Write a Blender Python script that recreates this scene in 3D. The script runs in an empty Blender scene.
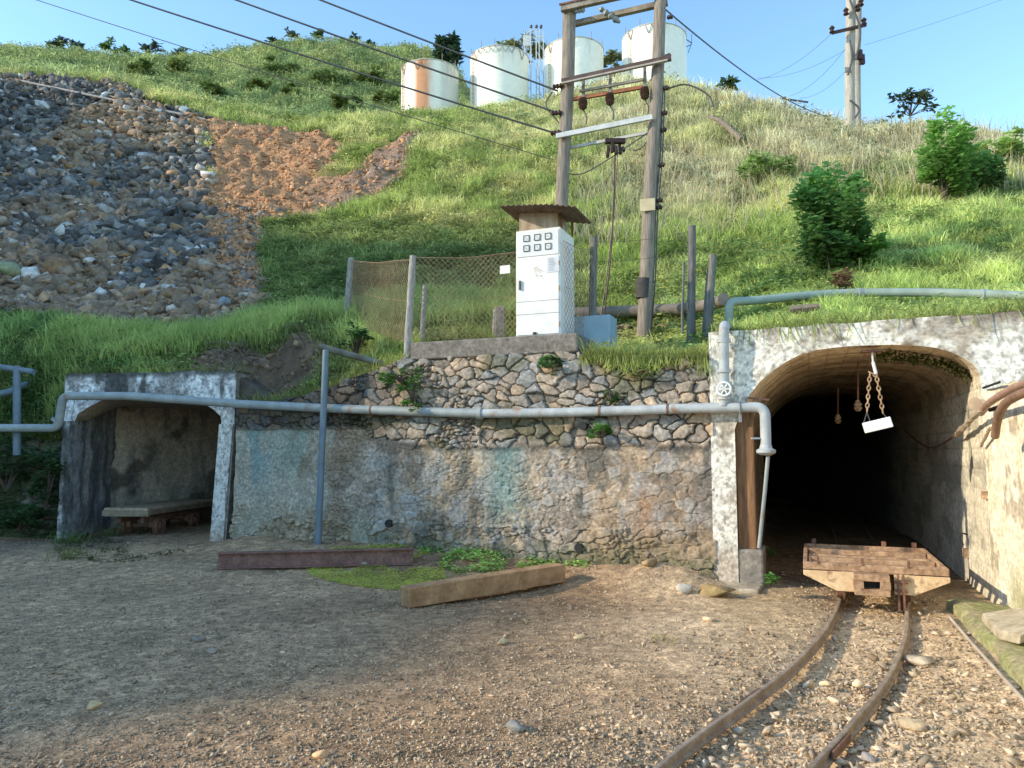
import bpy, bmesh, math, random
import numpy as np
from mathutils import Vector, Matrix
random.seed(7); rng = np.random.default_rng(11)
SC = bpy.context.scene; COL = SC.collection
R = math.radians
# ------------------------------------------------------------------ camera geometry (used to measure the place)
F = 745.0; CAMZ = 1.55; PITCH = math.atan(66/745.0)
CP, SP = math.cos(PITCH), math.sin(PITCH)
def ray(px, py):
    cx = (px-512)/F; cy = (384-py)/F
    return np.array([cx, CP-cy*SP, SP+cy*CP])
def P(px, py, d):
    r = ray(px, py); t = d/r[1]
    return np.array([r[0]*t, d, CAMZ+r[2]*t])
def G(px, py, z=0.0):
    r = ray(px, py); t = (z-CAMZ)/r[2]
    return np.array([r[0]*t, r[1]*t, z])
A0 = np.array([2.57, 8.6, 0.0])
UD = np.array([0.9291, -0.3697, 0.0]); WD = np.array([0.3697, 0.9291, 0.0])
ANG = math.atan2(UD[1], UD[0])
def Wf(u, w, z): return A0+UD*u+WD*w+np.array([0, 0, z])
def onface(px, py, w=0.0):
    r = ray(px, py); o = np.array([0, 0, CAMZ])-A0-WD*w
    t = -o.dot(WD)/r.dot(WD); p = o+r*t
    return p.dot(UD), p[2]
# ------------------------------------------------------------------ noise
def _h(ix, iy, iz, s):
    n = (ix*374761393+iy*668265263+iz*2147483647+s*974634777) & 0xffffffff
    n = ((n ^ (n >> 13))*1274126177) & 0xffffffff
    n = ((n ^ (n >> 16))*2246822519) & 0xffffffff
    return ((n ^ (n >> 15)) & 0xffffff)/float(0xffffff)
def vn(x, y, z=0, s=0):
    x, y, z = np.broadcast_arrays(np.asarray(x, float), np.asarray(y, float), np.asarray(z, float))
    ix = np.floor(x).astype(np.int64); iy = np.floor(y).astype(np.int64); iz = np.floor(z).astype(np.int64)
    fx = x-ix; fy = y-iy; fz = z-iz
    fx = fx*fx*(3-2*fx); fy = fy*fy*(3-2*fy); fz = fz*fz*(3-2*fz)
    r = 0
    for a in (0, 1):
        for b in (0, 1):
            for c in (0, 1):
                r = r+_h(ix+a, iy+b, iz+c, s)*(fx if a else 1-fx)*(fy if b else 1-fy)*(fz if c else 1-fz)
    return r
def fbm(x, y, z=0, s=0, o=4):
    r = 0; a = 0.5; t = 0
    for i in range(o):
        r = r+a*vn(np.asarray(x)*2**i, np.asarray(y)*2**i, np.asarray(z)*2**i, s+i); t += a; a *= .5
    return r/t
def sst(a, b, x):
    t = np.clip((np.asarray(x, float)-a)/(b-a), 0, 1); return t*t*(3-2*t)
def mixc(c1, c2, t):
    t = np.asarray(t)[..., None]; return np.asarray(c1)*(1-t)+np.asarray(c2)*t
def voro(x, y, s=0, jit=.9):
    ix = np.floor(x).astype(np.int64); iy = np.floor(y).astype(np.int64)
    f1 = np.full(x.shape, 9.); f2 = np.full(x.shape, 9.); idd = np.zeros(x.shape)
    for a in (-1, 0, 1):
        for b in (-1, 0, 1):
            cx = ix+a; cy = iy+b
            qx = cx+.5+jit*(_h(cx, cy, 0, s)-.5); qy = cy+.5+jit*(_h(cx, cy, 1, s)-.5)
            d = np.hypot(x-qx, y-qy); hid = _h(cx, cy, 2, s)
            n1 = d < f1
            f2 = np.where(n1, f1, np.minimum(f2, d)); idd = np.where(n1, hid, idd); f1 = np.where(n1, d, f1)
    return f1, f2, idd
# ------------------------------------------------------------------ materials
MATS = {}
def mat(name, c1=(.5, .5, .5), c2=None, scale=8, rough=.85, bump=0, bscale=40, attr=False, metal=0,
        c3=None, stretch=(1, 1, 1), detail=8, fine=0, spec=.3, transl=0, pos=(.35, .65), rust=None):
    if name in MATS: return MATS[name]
    m = bpy.data.materials.new(name); m.use_nodes = True
    nt = m.node_tree; N = nt.nodes; L = nt.links; b = N['Principled BSDF']
    b.inputs['Roughness'].default_value = rough; b.inputs['Metallic'].default_value = metal
    b.inputs['Specular IOR Level'].default_value = spec
    tc = N.new('ShaderNodeTexCoord'); mp = N.new('ShaderNodeMapping'); mp.inputs['Scale'].default_value = stretch
    geo = N.new('ShaderNodeNewGeometry')
    L.new(geo.outputs['Position'] if attr else tc.outputs['Object'], mp.inputs['Vector'])
    n = N.new('ShaderNodeTexNoise'); n.inputs['Scale'].default_value = scale; n.inputs['Detail'].default_value = detail
    L.new(mp.outputs[0], n.inputs['Vector'])
    cr = N.new('ShaderNodeValToRGB')
    if attr:
        c1 = (.8, .8, .8) if 'tank' not in name else (.95,)*3; c2 = (1.18, 1.18, 1.18) if 'tank' not in name else (1.03,)*3
    c2 = c2 or tuple(x*.6 for x in c1)
    cr.color_ramp.elements[0].position = pos[0]; cr.color_ramp.elements[1].position = pos[1]
    cr.color_ramp.elements[0].color = (*c1, 1); cr.color_ramp.elements[1].color = (*c2, 1)
    if c3:
        e = cr.color_ramp.elements.new(min(.95, pos[1]+.1)); e.color = (*c3, 1)
    L.new(n.outputs['Fac'], cr.inputs['Fac'])
    out = cr.outputs['Color']
    def mul(a, bb, f=1):
        x = N.new('ShaderNodeMix'); x.data_type = 'RGBA'; x.blend_type = 'MULTIPLY'; x.inputs[0].default_value = f
        L.new(a, x.inputs[6]); L.new(bb, x.inputs[7]); return x.outputs[2]
    if attr:
        at = N.new('ShaderNodeAttribute'); at.attribute_name = 'Col'
        out = mul(at.outputs['Color'], out)
    if fine:
        n3 = N.new('ShaderNodeTexNoise'); n3.inputs['Scale'].default_value = bscale*.7; n3.inputs['Detail'].default_value = 4
        L.new(mp.outputs[0], n3.inputs['Vector'])
        r3 = N.new('ShaderNodeValToRGB'); r3.color_ramp.elements[0].position = .3; r3.color_ramp.elements[1].position = .7
        r3.color_ramp.elements[0].color = (1-fine,)*3+(1,); r3.color_ramp.elements[1].color = (1+fine,)*3+(1,)
        L.new(n3.outputs['Fac'], r3.inputs['Fac']); out = mul(out, r3.outputs['Color'])
    if rust:
        n4 = N.new('ShaderNodeTexNoise'); n4.inputs['Scale'].default_value = rust[2]; n4.inputs['Detail'].default_value = 10
        L.new(mp.outputs[0], n4.inputs['Vector'])
        r4 = N.new('ShaderNodeValToRGB'); r4.color_ramp.elements[0].position = rust[1]; r4.color_ramp.elements[1].position = rust[1]+.1
        L.new(n4.outputs['Fac'], r4.inputs['Fac'])
        x = N.new('ShaderNodeMix'); x.data_type = 'RGBA'; L.new(r4.outputs['Color'], x.inputs[0])
        L.new(out, x.inputs[6]); x.inputs[7].default_value = (*rust[0], 1); out = x.outputs[2]
    L.new(out, b.inputs['Base Color'])
    if bump:
        n2 = N.new('ShaderNodeTexNoise'); n2.inputs['Scale'].default_value = bscale; n2.inputs['Detail'].default_value = 10
        n2.inputs['Roughness'].default_value = .65
        L.new(mp.outputs[0], n2.inputs['Vector'])
        bp = N.new('ShaderNodeBump'); bp.inputs['Strength'].default_value = 1; bp.inputs['Distance'].default_value = bump
        L.new(n2.outputs['Fac'], bp.inputs['Height']); L.new(bp.outputs[0], b.inputs['Normal'])
    if transl:
        tr = N.new('ShaderNodeBsdfTranslucent'); L.new(out, tr.inputs['Color'])
        mx = N.new('ShaderNodeMixShader'); mx.inputs[0].default_value = transl
        L.new(b.outputs[0], mx.inputs[1]); L.new(tr.outputs[0], mx.inputs[2])
        L.new(mx.outputs[0], N['Material Output'].inputs['Surface'])
    MATS[name] = m; return m
M_leaf = mat('foliage', attr=True, scale=3, rough=.6, transl=.45, spec=.2)
M_rock = mat('rock', attr=True, scale=6, rough=.92, bump=.02, bscale=14, fine=.25)
M_terr = mat('terrain_soil', attr=True, scale=2.5, rough=.95, bump=.12, bscale=6, fine=.3)
M_grd = mat('gravel_ground', attr=True, scale=9, rough=.93, bump=.008, bscale=55, fine=.2)
M_wall = mat('wall_masonry', attr=True, scale=22, rough=.92, bump=.010, bscale=38, fine=.30)
M_conc = mat('stained_concrete', attr=True, scale=14, rough=.9, bump=.006, bscale=40, fine=.16)
M_pipe = mat('grey_painted_pipe', (.33, .36, .35), (.25, .275, .27), 6, .5, .001, 60, fine=.1, rust=((.26, .15, .09), .59, 4), spec=.35)
M_pipeL = mat('pale_grey_pipe', (.46, .48, .47), (.34, .36, .36), 6, .55, .001, 60, fine=.1, rust=((.30, .19, .12), .60, 4))
M_blue = mat('blue_painted_steel', (.17, .225, .27), (.13, .175, .21), 8, .5, .001, 60, rust=((.16, .10, .07), .68, 7))
M_rust = mat('rusty_steel', (.24, .125, .08), (.13, .07, .05), 9, .85, .003, 50, fine=.25)
M_rustL = mat('dusty_rusty_steel', (.50, .33, .20), (.27, .16, .095), 9, .85, .004, 40, fine=.3, rust=((.17, .10, .06), .60, 16))
M_cream = mat('ochre_painted_steel', (.78, .58, .34), (.60, .40, .22), 7, .8, .002, 40, fine=.18, rust=((.30, .16, .09), .57, 9))
M_rail = mat('rail_steel', (.42, .33, .24), (.28, .21, .15), 7, .7, .002, 60, fine=.2, metal=.25)
M_pole = mat('weathered_timber', (.30, .25, .20), (.19, .155, .125), 9, .9, .006, 18, stretch=(4, 4, .35), fine=.2)
M_post = mat('grey_timber_post', (.20, .19, .17), (.12, .115, .10), 9, .9, .006, 18, stretch=(4, 4, .5), fine=.2)
M_beam = mat('sawn_timber', (.46, .28, .14), (.32, .18, .085), 7, .85, .004, 30, stretch=(1, 1, 1), fine=.2)
M_white = mat('white_enamel', (.80, .79, .75), (.70, .68, .63), 5, .5, .001, 60, rust=((.42, .28, .18), .70, 9))
M_black = mat('dark_rubber', (.03, .03, .03), (.02, .02, .02), 8, .6)
M_brown = mat('brown_insulator', (.07, .035, .025), (.05, .025, .02), 8, .4)
M_wire = mat('wire', (.10, .10, .10), (.07, .07, .07), 8, .6)
M_mesh = mat('galvanised_mesh', (.42, .27, .17), (.30, .18, .11), 8, .7)
M_tank = mat('cream_tank_paint', attr=True, scale=.25, rough=.6, bump=.004, bscale=6, fine=.05)
M_wood2 = mat('dusty_deck_planks', (.50, .38, .25), (.36, .26, .17), 10, .9, .004, 30, stretch=(1, 1, 1), fine=.2)
M_bark = mat('bark', (.12, .09, .065), (.08, .06, .045), 12, .9, .01, 30)
M_dead = mat('dead_wood', (.24, .19, .14), (.16, .12, .09), 12, .9, .01, 30)
M_hose = mat('brown_hose', (.30, .18, .12), (.2, .12, .08), 12, .7, .002, 40)
def gravelise(m):
    nt = m.node_tree; N = nt.nodes; L = nt.links; b = N['Principled BSDF']; src = b.inputs['Base Color'].links[0].from_socket; nrm = b.inputs['Normal'].links[0].from_socket
    g = N.new('ShaderNodeNewGeometry'); wn = N.new('ShaderNodeTexNoise'); wn.inputs['Scale'].default_value = 30; ad = N.new('ShaderNodeVectorMath'); ad.operation = 'MULTIPLY_ADD'; ad.inputs[1].default_value = (.02, .02, .02)
    L.new(g.outputs['Position'], wn.inputs['Vector']); L.new(wn.outputs['Color'], ad.inputs[0]); L.new(g.outputs['Position'], ad.inputs[2]); h = None; out = src
    for sc, lo, hi in ((42, .78, 1.24), (95, .78, 1.24)):
        v = N.new('ShaderNodeTexVoronoi'); v.inputs['Scale'].default_value = sc; L.new(ad.outputs[0], v.inputs['Vector']); sp = N.new('ShaderNodeSeparateColor'); L.new(v.outputs['Color'], sp.inputs[0])
        mr_ = N.new('ShaderNodeMapRange'); mr_.inputs['To Min'].default_value = lo; mr_.inputs['To Max'].default_value = hi; L.new(sp.outputs[0], mr_.inputs[0])
        x = N.new('ShaderNodeVectorMath'); x.operation = 'SCALE'; L.new(out, x.inputs[0]); L.new(mr_.outputs[0], x.inputs['Scale']); out = x.outputs[0]
        bp = N.new('ShaderNodeBump'); bp.invert = True; bp.inputs['Strength'].default_value = .9; bp.inputs['Distance'].default_value = .14/sc; L.new(v.outputs['Distance'], bp.inputs['Height']); L.new(nrm, bp.inputs['Normal']); nrm = bp.outputs[0]
    L.new(out, b.inputs['Base Color']); L.new(nrm, b.inputs['Normal'])
gravelise(M_grd)
# ------------------------------------------------------------------ object helpers
WM = {}
def tag(o, label=None, cat=None, group=None, kind=None):
    if label: o['label'] = label
    if cat: o['category'] = cat
    if group: o['group'] = group
    if kind: o['kind'] = kind
    return o
def thing(name, label, cat, loc=(0, 0, 0), rz=0, group=None):
    o = bpy.data.objects.new(name, None); o.empty_display_size = .2; COL.objects.link(o)
    o.location = [float(v) for v in loc]; o.rotation_euler = (0, 0, rz)
    WM[o.name] = Matrix.Translation(Vector([float(v) for v in loc])) @ Matrix.Rotation(rz, 4, 'Z')
    return tag(o, label, cat, group)
def link(name, me, m, parent=None):
    o = bpy.data.objects.new(name, me); COL.objects.link(o)
    if m and not me.materials: me.materials.append(m)
    if parent is not None:
        o.parent = parent; WM[o.name] = WM[parent.name]
    else: WM[o.name] = Matrix.Identity(4)
    return o
def npmesh(name, V, Fc, m, parent=None, col=None, smooth=False, local=False):
    """V (n,3); Fc (k,3|4) uniform or list of arrays; col (n,3)"""
    V = np.asarray(V, float)
    if parent is not None and not local:
        Mi = np.array(WM[parent.name].inverted()); V = V @ Mi[:3, :3].T+Mi[:3, 3]
    Fl = Fc if isinstance(Fc, list) else [Fc]
    Fl = [np.asarray(f, np.int32) for f in Fl if len(f)]
    me = bpy.data.meshes.new(name); me.vertices.add(len(V)); me.vertices.foreach_set('co', V.astype(np.float32).ravel())
    li = np.concatenate([f.ravel() for f in Fl]); tot = np.concatenate([np.full(len(f), f.shape[1], np.int32) for f in Fl])
    st = np.concatenate([[0], np.cumsum(tot)[:-1]]).astype(np.int32)
    me.loops.add(len(li)); me.loops.foreach_set('vertex_index', li)
    me.polygons.add(len(tot)); me.polygons.foreach_set('loop_start', st)
    me.polygons.foreach_set('loop_total', tot)
    if smooth: me.polygons.foreach_set('use_smooth', np.ones(len(tot), bool))
    if col is not None:
        a = me.attributes.new('Col', 'FLOAT_COLOR', 'POINT')
        c = np.ones((len(V), 4), np.float32); c[:, :3] = np.clip(col, 0, 1); a.data.foreach_set('color', c.ravel())
    me.update(calc_edges=True); me.validate()
    return link(name, me, m, parent)
def grid_faces(n, m, off=0):
    i = np.arange(n-1)[:, None]*m+np.arange(m-1)[None, :]
    return (np.stack([i, i+m, i+m+1, i+1], -1).reshape(-1, 4))+off
def surf(name, Pg, col, m, parent=None, smooth=True, flip=False):
    n, k = Pg.shape[:2]; f = grid_faces(n, k)
    if flip: f = f[:, ::-1]
    return npmesh(name, Pg.reshape(-1, 3), f, m, parent, None if col is None else np.asarray(col).reshape(-1, 3), smooth)
class MB:
    def __init__(s): s.v = []; s.f = []; s.n = 0; s.c = []; s.cc = (1, 1, 1)
    def add(s, V, Fs):
        V = np.asarray(V, float).reshape(-1, 3); s.v.append(V); s.f += [tuple(int(i)+s.n for i in f) for f in Fs]; s.n += len(V)
        s.c.append(np.tile(np.asarray(s.cc, float), (len(V), 1))); return s
    def box(s, c, size, ax=None, taper=1.0):
        """c centre; size along axes; ax 3 unit vectors"""
        ax = ax or (np.array([1, 0, 0.]), np.array([0, 1, 0.]), np.array([0, 0, 1.]))
        V = []
        for k in (-1, 1):
            for j in (-1, 1):
                for i in (-1, 1):
                    t = taper if k > 0 else 1
                    V.append(np.asarray(c)+ax[0]*i*size[0]/2*t+ax[1]*j*size[1]/2*t+ax[2]*k*size[2]/2)
        return s.add(V, [(0, 2, 3, 1), (4, 5, 7, 6), (0, 1, 5, 4), (2, 6, 7, 3), (0, 4, 6, 2), (1, 3, 7, 5)])
    def wbox(s, u0, u1, w0, w1, z0, z1):
        return s.box(Wf((u0+u1)/2, (w0+w1)/2, (z0+z1)/2), (abs(u1-u0), abs(w1-w0), abs(z1-z0)), (UD, WD, np.array([0, 0, 1.])))
    def bar(s, p0, p1, a, b, up=(0, 0, 1)):
        p0 = np.asarray(p0, float); p1 = np.asarray(p1, float); d = p1-p0; l = np.linalg.norm(d); d = d/l
        up = np.asarray(up, float); x = np.cross(d, up)
        if np.linalg.norm(x) < 1e-3: x = np.cross(d, [1, 0, 0])
        x /= np.linalg.norm(x); y = np.cross(x, d)
        return s.box((p0+p1)/2, (a, l, b), (x, d, y))
    def tube(s, pts, r, n=12, cap=True, wob=0):
        pts = np.asarray(pts, float); k = len(pts)
        rr = np.full(k, r) if np.isscalar(r) else np.asarray(r, float)
        T = np.gradient(pts, axis=0); T /= np.linalg.norm(T, axis=1)[:, None]+1e-12
        x = np.cross(T[0], [0, 0, 1.])
        if np.linalg.norm(x) < .05: x = np.cross(T[0], [1., 0, 0])
        x /= np.linalg.norm(x); V = []
        a = np.arange(n)*2*math.pi/n
        for i in range(k):
            x = x-T[i]*x.dot(T[i]); x /= np.linalg.norm(x); y = np.cross(T[i], x)
            q = rr[i]*(1+wob*(rng.random(n)-.5)) if wob else np.full(n, rr[i])
            V.append(pts[i]+(np.cos(a)*q)[:, None]*x+(np.sin(a)*q)[:, None]*y)
        V = np.concatenate(V); Fs = []
        for i in range(k-1):
            for j in range(n):
                j2 = (j+1) % n; Fs.append((i*n+j, i*n+j2, (i+1)*n+j2, (i+1)*n+j))
        if cap: Fs.append(tuple(range(n))[::-1]); Fs.append(tuple((k-1)*n+j for j in range(n)))
        return s.add(V, Fs)
    def cyl(s, p0, p1, r0, r1=None, n=14): return s.tube([p0, p1], [r0, r1 if r1 is not None else r0], n)
    def lathe(s, c, prof, axis=(0, 0, 1), n=20):
        """prof list of (r,h) along axis"""
        ax = np.asarray(axis, float); ax /= np.linalg.norm(ax)
        x = np.cross(ax, [0, 0, 1.]); x = np.cross(ax, [1., 0, 0]) if np.linalg.norm(x) < .05 else x
        x /= np.linalg.norm(x); y = np.cross(ax, x); a = np.arange(n)*2*math.pi/n; V = []
        for r, h in prof: V.append(np.asarray(c)+ax*h+(np.cos(a)*r)[:, None]*x+(np.sin(a)*r)[:, None]*y)
        Fs = [(i*n+j, i*n+(j+1) % n, (i+1)*n+(j+1) % n, (i+1)*n+j) for i in range(len(prof)-1) for j in range(n)]
        Fs.append(tuple(range(n))[::-1]); Fs.append(tuple((len(prof)-1)*n+j for j in range(n)))
        return s.add(np.concatenate(V), Fs)
    def torus(s, c, R0, r, axis, n=22, k=8):
        ax = np.asarray(axis, float); ax /= np.linalg.norm(ax)
        x = np.cross(ax, [0, 0, 1.]); x = np.cross(ax, [1., 0, 0]) if np.linalg.norm(x) < .05 else x
        x /= np.linalg.norm(x); y = np.cross(ax, x); V = []
        for i in range(n):
            a = 2*math.pi*i/n; e = x*math.cos(a)+y*math.sin(a)
            for j in range(k):
                b = 2*math.pi*j/k; V.append(np.asarray(c)+e*(R0+r*math.cos(b))+ax*r*math.sin(b))
        return s.add(V, [(i*k+j, ((i+1) % n)*k+j, ((i+1) % n)*k+(j+1) % k, i*k+(j+1) % k) for i in range(n) for j in range(k)])
    def prism(s, poly, off):
        n = len(poly); poly = np.asarray(poly, float); V = np.concatenate([poly, poly+np.asarray(off)])
        return s.add(V, [tuple(range(n))[::-1], tuple(range(n, 2*n))]+[(i, (i+1) % n, n+(i+1) % n, n+i) for i in range(n)])
    def build(s, name, m, parent=None, bevel=0, smooth=False, local=False, usecol=False):
        V = np.concatenate(s.v)
        if parent is not None and not local:
            Mi = np.array(WM[parent.name].inverted()); V = V @ Mi[:3, :3].T+Mi[:3, 3]
        me = bpy.data.meshes.new(name); me.from_pydata(V.tolist(), [], s.f)
        bm = bmesh.new(); bm.from_mesh(me); bmesh.ops.recalc_face_normals(bm, faces=bm.faces); bm.to_mesh(me); bm.free()
        if usecol:
            a = me.attributes.new('Col', 'FLOAT_COLOR', 'POINT'); c = np.ones((len(V), 4), np.float32); c[:, :3] = np.concatenate(s.c); a.data.foreach_set('color', c.ravel())
        o = link(name, me, m, parent)
        if smooth:
            me.polygons.foreach_set('use_smooth', np.ones(len(me.polygons), bool))
            try: me.set_sharp_from_angle(angle=R(40))
            except Exception: pass
        if bevel:
            b = o.modifiers.new('bevel', 'BEVEL'); b.width = bevel; b.segments = 2; b.limit_method = 'ANGLE'; b.angle_limit = R(40)
        return o
def fillet(pts, r, n=6):
    pts = [np.asarray(p, float) for p in pts]; out = [pts[0]]
    for i in range(1, len(pts)-1):
        a, b, c = pts[i-1], pts[i], pts[i+1]; d1 = (a-b)/np.linalg.norm(a-b); d2 = (c-b)/np.linalg.norm(c-b)
        rr = min(r, np.linalg.norm(a-b)*.48, np.linalg.norm(c-b)*.48); p = b+d1*rr; q = b+d2*rr
        for k in range(n+1):
            t = k/n; out.append(p*(1-t)**2+b*2*t*(1-t)+q*t*t)
    out.append(pts[-1]); return out
def catenary(a, b, sag, n=14):
    a = np.asarray(a, float); b = np.asarray(b, float)
    return [a+(b-a)*t-np.array([0, 0, 1])*sag*4*t*(1-t) for t in np.linspace(0, 1, n)]
def spline(pts, n=8):
    pts = [np.asarray(p, float) for p in pts]; q = [2*pts[0]-pts[1]]+pts+[2*pts[-1]-pts[-2]]; out = []
    for i in range(1, len(q)-2):
        for k in range(n):
            t = k/n; out.append(.5*((2*q[i])+(-q[i-1]+q[i+1])*t+(2*q[i-1]-5*q[i]+4*q[i+1]-q[i+2])*t*t+(-q[i-1]+3*q[i]-3*q[i+1]+q[i+2])*t**3))
    out.append(pts[-1]); return out
def dup(root, loc, rz, label=None, scale=None, group=None):
    r = root.copy(); COL.objects.link(r); r.location = [float(v) for v in loc]; r.rotation_euler = (0, 0, rz)
    if scale: r.scale = scale
    if label: r['label'] = label
    if group: r['group'] = group
    for ch in list(root.children):
        c = ch.copy(); COL.objects.link(c); c.parent = r
        for g in ch.children:
            d = g.copy(); COL.objects.link(d); d.parent = c
    return r
# ------------------------------------------------------------------ terrain
PLU0, PLU1, PLZ = -4.26, -1.87, 3.02
def ztop(u):
    return np.interp(u, [-8, -7.28, -6.2, -5.4, -4.7, -4.3, -4.26, -1.87, -1.83, -1, 0], [2.15, 2.2, 2.3, 2.5, 2.72, 2.8, 2.8, 2.8, 2.72, 2.66, 2.62])
FB = []   # front boundary of the hillside
PL = np.array([-7.13, 11.83]); PR = np.array([-4.22, 11.34])
FB += [(-34, 14.0, 1.2), (-20, 13.2, 1.7), (-12, 12.7, 1.75), (-9, 12.5, 1.75), (-7.4, 12.3, 1.85)]
FB += [(PL[0]+(PR[0]-PL[0])*t+.05, PL[1]+(PR[1]-PL[1])*t+.25, 2.76) for t in np.linspace(.02, .95, 8)]
for u in np.linspace(-7.1, -.3, 18):
    q = Wf(u, .35 if not (PLU0-.1 < u < PLU1+.1) else .95, 0); FB.append((q[0], q[1], float(ztop(u))+.02))
for u in (-.2, 0, .6, 1.2, 1.8, 2.4, 3.2, 4.5, 6.5, 9, 13):
    q = Wf(u, .30, 0); FB.append((q[0], q[1], 2.93))
CT = [(x, y, z) for x, y, z in FB]
def cp(px, py, d): p = P(px, py, d); CT.append((p[0], p[1], p[2]))
for a in [(850, 304, 10.2), (850, 262, 13), (850, 210, 16.3), (850, 170, 19.5), (850, 138, 22.6), (850, 128, 25),
          (1024, 306, 9.4), (1024, 262, 11.8), (1024, 210, 14.8), (1024, 170, 18), (1024, 140, 21.5), (1150, 312, 8.4), (1150, 200, 14.5), (1150, 140, 20),
          (950, 128, 24), (780, 108, 28.5), (735, 96, 32), (950, 262, 12.4), (940, 306, 9.9), (780, 306, 10.4),
          (700, 308, 12.8), (700, 258, 15.5), (700, 207, 18.8), (700, 129, 26), (700, 88, 33.5), (640, 341, 12.15), (600, 341, 12.2), (690, 336, 11.7), (650, 352, 10.8), (600, 354, 10.6), (640, 314, 13.1), (600, 316, 13.2),
          (600, 290, 14), (600, 200, 20), (600, 150, 24.5), (600, 110, 32), (655, 88, 47), (574, 103, 47), (499, 110, 47), (430, 119, 47), (520, 128, 35),
          (480, 318, 12.6), (480, 300, 14.2), (480, 240, 18), (480, 170, 25), (480, 125, 35), (410, 318, 13), (410, 290, 14.8), (410, 220, 20.5), (410, 150, 28.5), (400, 118, 38),
          (330, 322, 13.2), (300, 300, 15.4), (270, 255, 18.6), (330, 205, 24), (380, 170, 27), (340, 140, 31.5),
          (230, 322, 14.2), (150, 328, 14.3), (60, 326, 14.3), (0, 322, 14.3), (-100, 320, 14.3),
          (0, 270, 18), (0, 200, 23.5), (0, 150, 28), (0, 105, 33), (0, 76, 37), (100, 250, 19), (100, 190, 24), (100, 130, 30), (100, 86, 36),
          (150, 250, 19), (180, 200, 23.3), (190, 150, 28.3), (205, 119, 32.5), (270, 215, 22.6), (240, 300, 15.3), (300, 352, 11.6), (240, 352, 12.3), (235, 165, 28), (300, 165, 28.3), (310, 132, 32.5), (240, 122, 32.8),
          (-150, 200, 22.5), (-150, 100, 32), (-300, 250, 18), (-300, 120, 28),
          (0, 70, 46), (200, 108, 44), (300, 122, 42), (0, 60, 60), (150, 58, 74), (0, 54, 74), (230, 54, 76), (310, 42, 78), (380, 52, 78), (300, 85, 60), (400, 92, 60), (180, 85, 60), (-150, 62, 70), (450, 60, 78), (450, 92, 62),
          (60, 360, 12.9), (0, 390, 12.9), (200, 345, 12.6), (290, 338, 12.0), (350, 335, 12.0)]: cp(*a)
def back(px, d, z): r = ray(px, 100); CT.append((r[0]/r[1]*d, d, z))
for a in [(850, 34, 11.5), (850, 60, 10), (1024, 32, 10), (1024, 60, 8), (1200, 40, 8), (735, 45, 18), (735, 62, 16), (655, 58, 23.5), (574, 58, 23.5), (499, 70, 26), (850, 110, 5), (1200, 110, 5),
          (600, 90, 26), (500, 110, 22), (310, 105, 36), (100, 105, 34), (-200, 105, 34)]: back(*a)
CT = np.array(CT)
def _phi(r2): return np.where(r2 > 1e-9, r2*np.log(r2+1e-12)*.5, 0)
def _mk():
    # work in (k, log d) space so that near and far are equally stiff
    X = np.stack([CT[:, 0]/CT[:, 1]*3.0, np.log(CT[:, 1])*2.2], 1); zz = (CT[:, 2]-CAMZ)/CT[:, 1]
    n = len(X); D = ((X[:, None]-X[None])**2).sum(-1); K = _phi(D)+np.eye(n)*2e-3
    Q = np.concatenate([np.ones((n, 1)), X], 1); Am = np.block([[K, Q], [Q.T, np.zeros((3, 3))]])
    w = np.linalg.solve(Am, np.concatenate([zz, np.zeros(3)])); return X, w
_X, _Wt = _mk()
def H0(x, y):
    x = np.asarray(x, float); y = np.asarray(y, float); sh = np.broadcast(x, y).shape
    x = np.broadcast_to(x, sh).ravel(); y = np.maximum(np.broadcast_to(y, sh).ravel(), 4.)
    out = np.empty(len(x))
    for i in range(0, len(x), 20000):
        Z = np.stack([x[i:i+20000]/y[i:i+20000]*3.0, np.log(y[i:i+20000])*2.2], 1)
        D = ((Z[:, None]-_X[None])**2).sum(-1)
        out[i:i+20000] = (_phi(D) @ _Wt[:len(_X)]+_Wt[len(_X)]+Z @ _Wt[-2:])*y[i:i+20000]+CAMZ
    return out.reshape(sh)
_fb = np.array(FB); _fk = _fb[:, 0]/_fb[:, 1]; _o = np.argsort(_fk)
def d0(k): return np.interp(k, _fk[_o], _fb[_o, 1])
# region masks in plan, measured as polygons on the ground
def hit(px, py, dmin=10.0, dmax=95.):
    r = ray(px, py); k = r[0]/r[1]; s = r[2]/r[1]; d = np.concatenate([np.arange(max(dmin, float(d0(k))), 50, .05), np.arange(50, dmax, .3)])
    h = H0(k*d, d); z = CAMZ+s*d; m = np.nonzero(h >= z)[0]
    if len(m) == 0:
        i = np.argmax((h-CAMZ)/d)
    else: i = m[0]
    return np.array([k*d[i], d[i], h[i]])
def poly_mask(x, y, pts):
    pts = np.array([hit(*p)[:2] for p in pts]); ins = np.zeros(x.shape, bool); n = len(pts); dist = np.full(x.shape, 1e9)
    for i in range(n):
        a = pts[i]; b = pts[(i+1) % n]
        c = ((a[1] > y) != (b[1] > y)) & (x < (b[0]-a[0])*(y-a[1])/(b[1]-a[1]+1e-12)+a[0]); ins ^= c
        e = b-a; t = np.clip(((x-a[0])*e[0]+(y-a[1])*e[1])/(e@e), 0, 1); dist = np.minimum(dist, np.hypot(x-a[0]-t*e[0], y-a[1]-t*e[1]))
    return np.where(ins, dist, -dist)
ROCKP = [(-260, 150), (-100, 100), (0, 74), (60, 78), (130, 90), (205, 118), (218, 160), (222, 205), (250, 250), (264, 312), (230, 324), (120, 327), (0, 314), (-260, 312)]
BROWNP = [(196, 118), (270, 124), (330, 136), (345, 150), (322, 178), (350, 176), (418, 134), (428, 148), (390, 185), (325, 212), (262, 226), (268, 300), (215, 310), (190, 215), (200, 160)]
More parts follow.
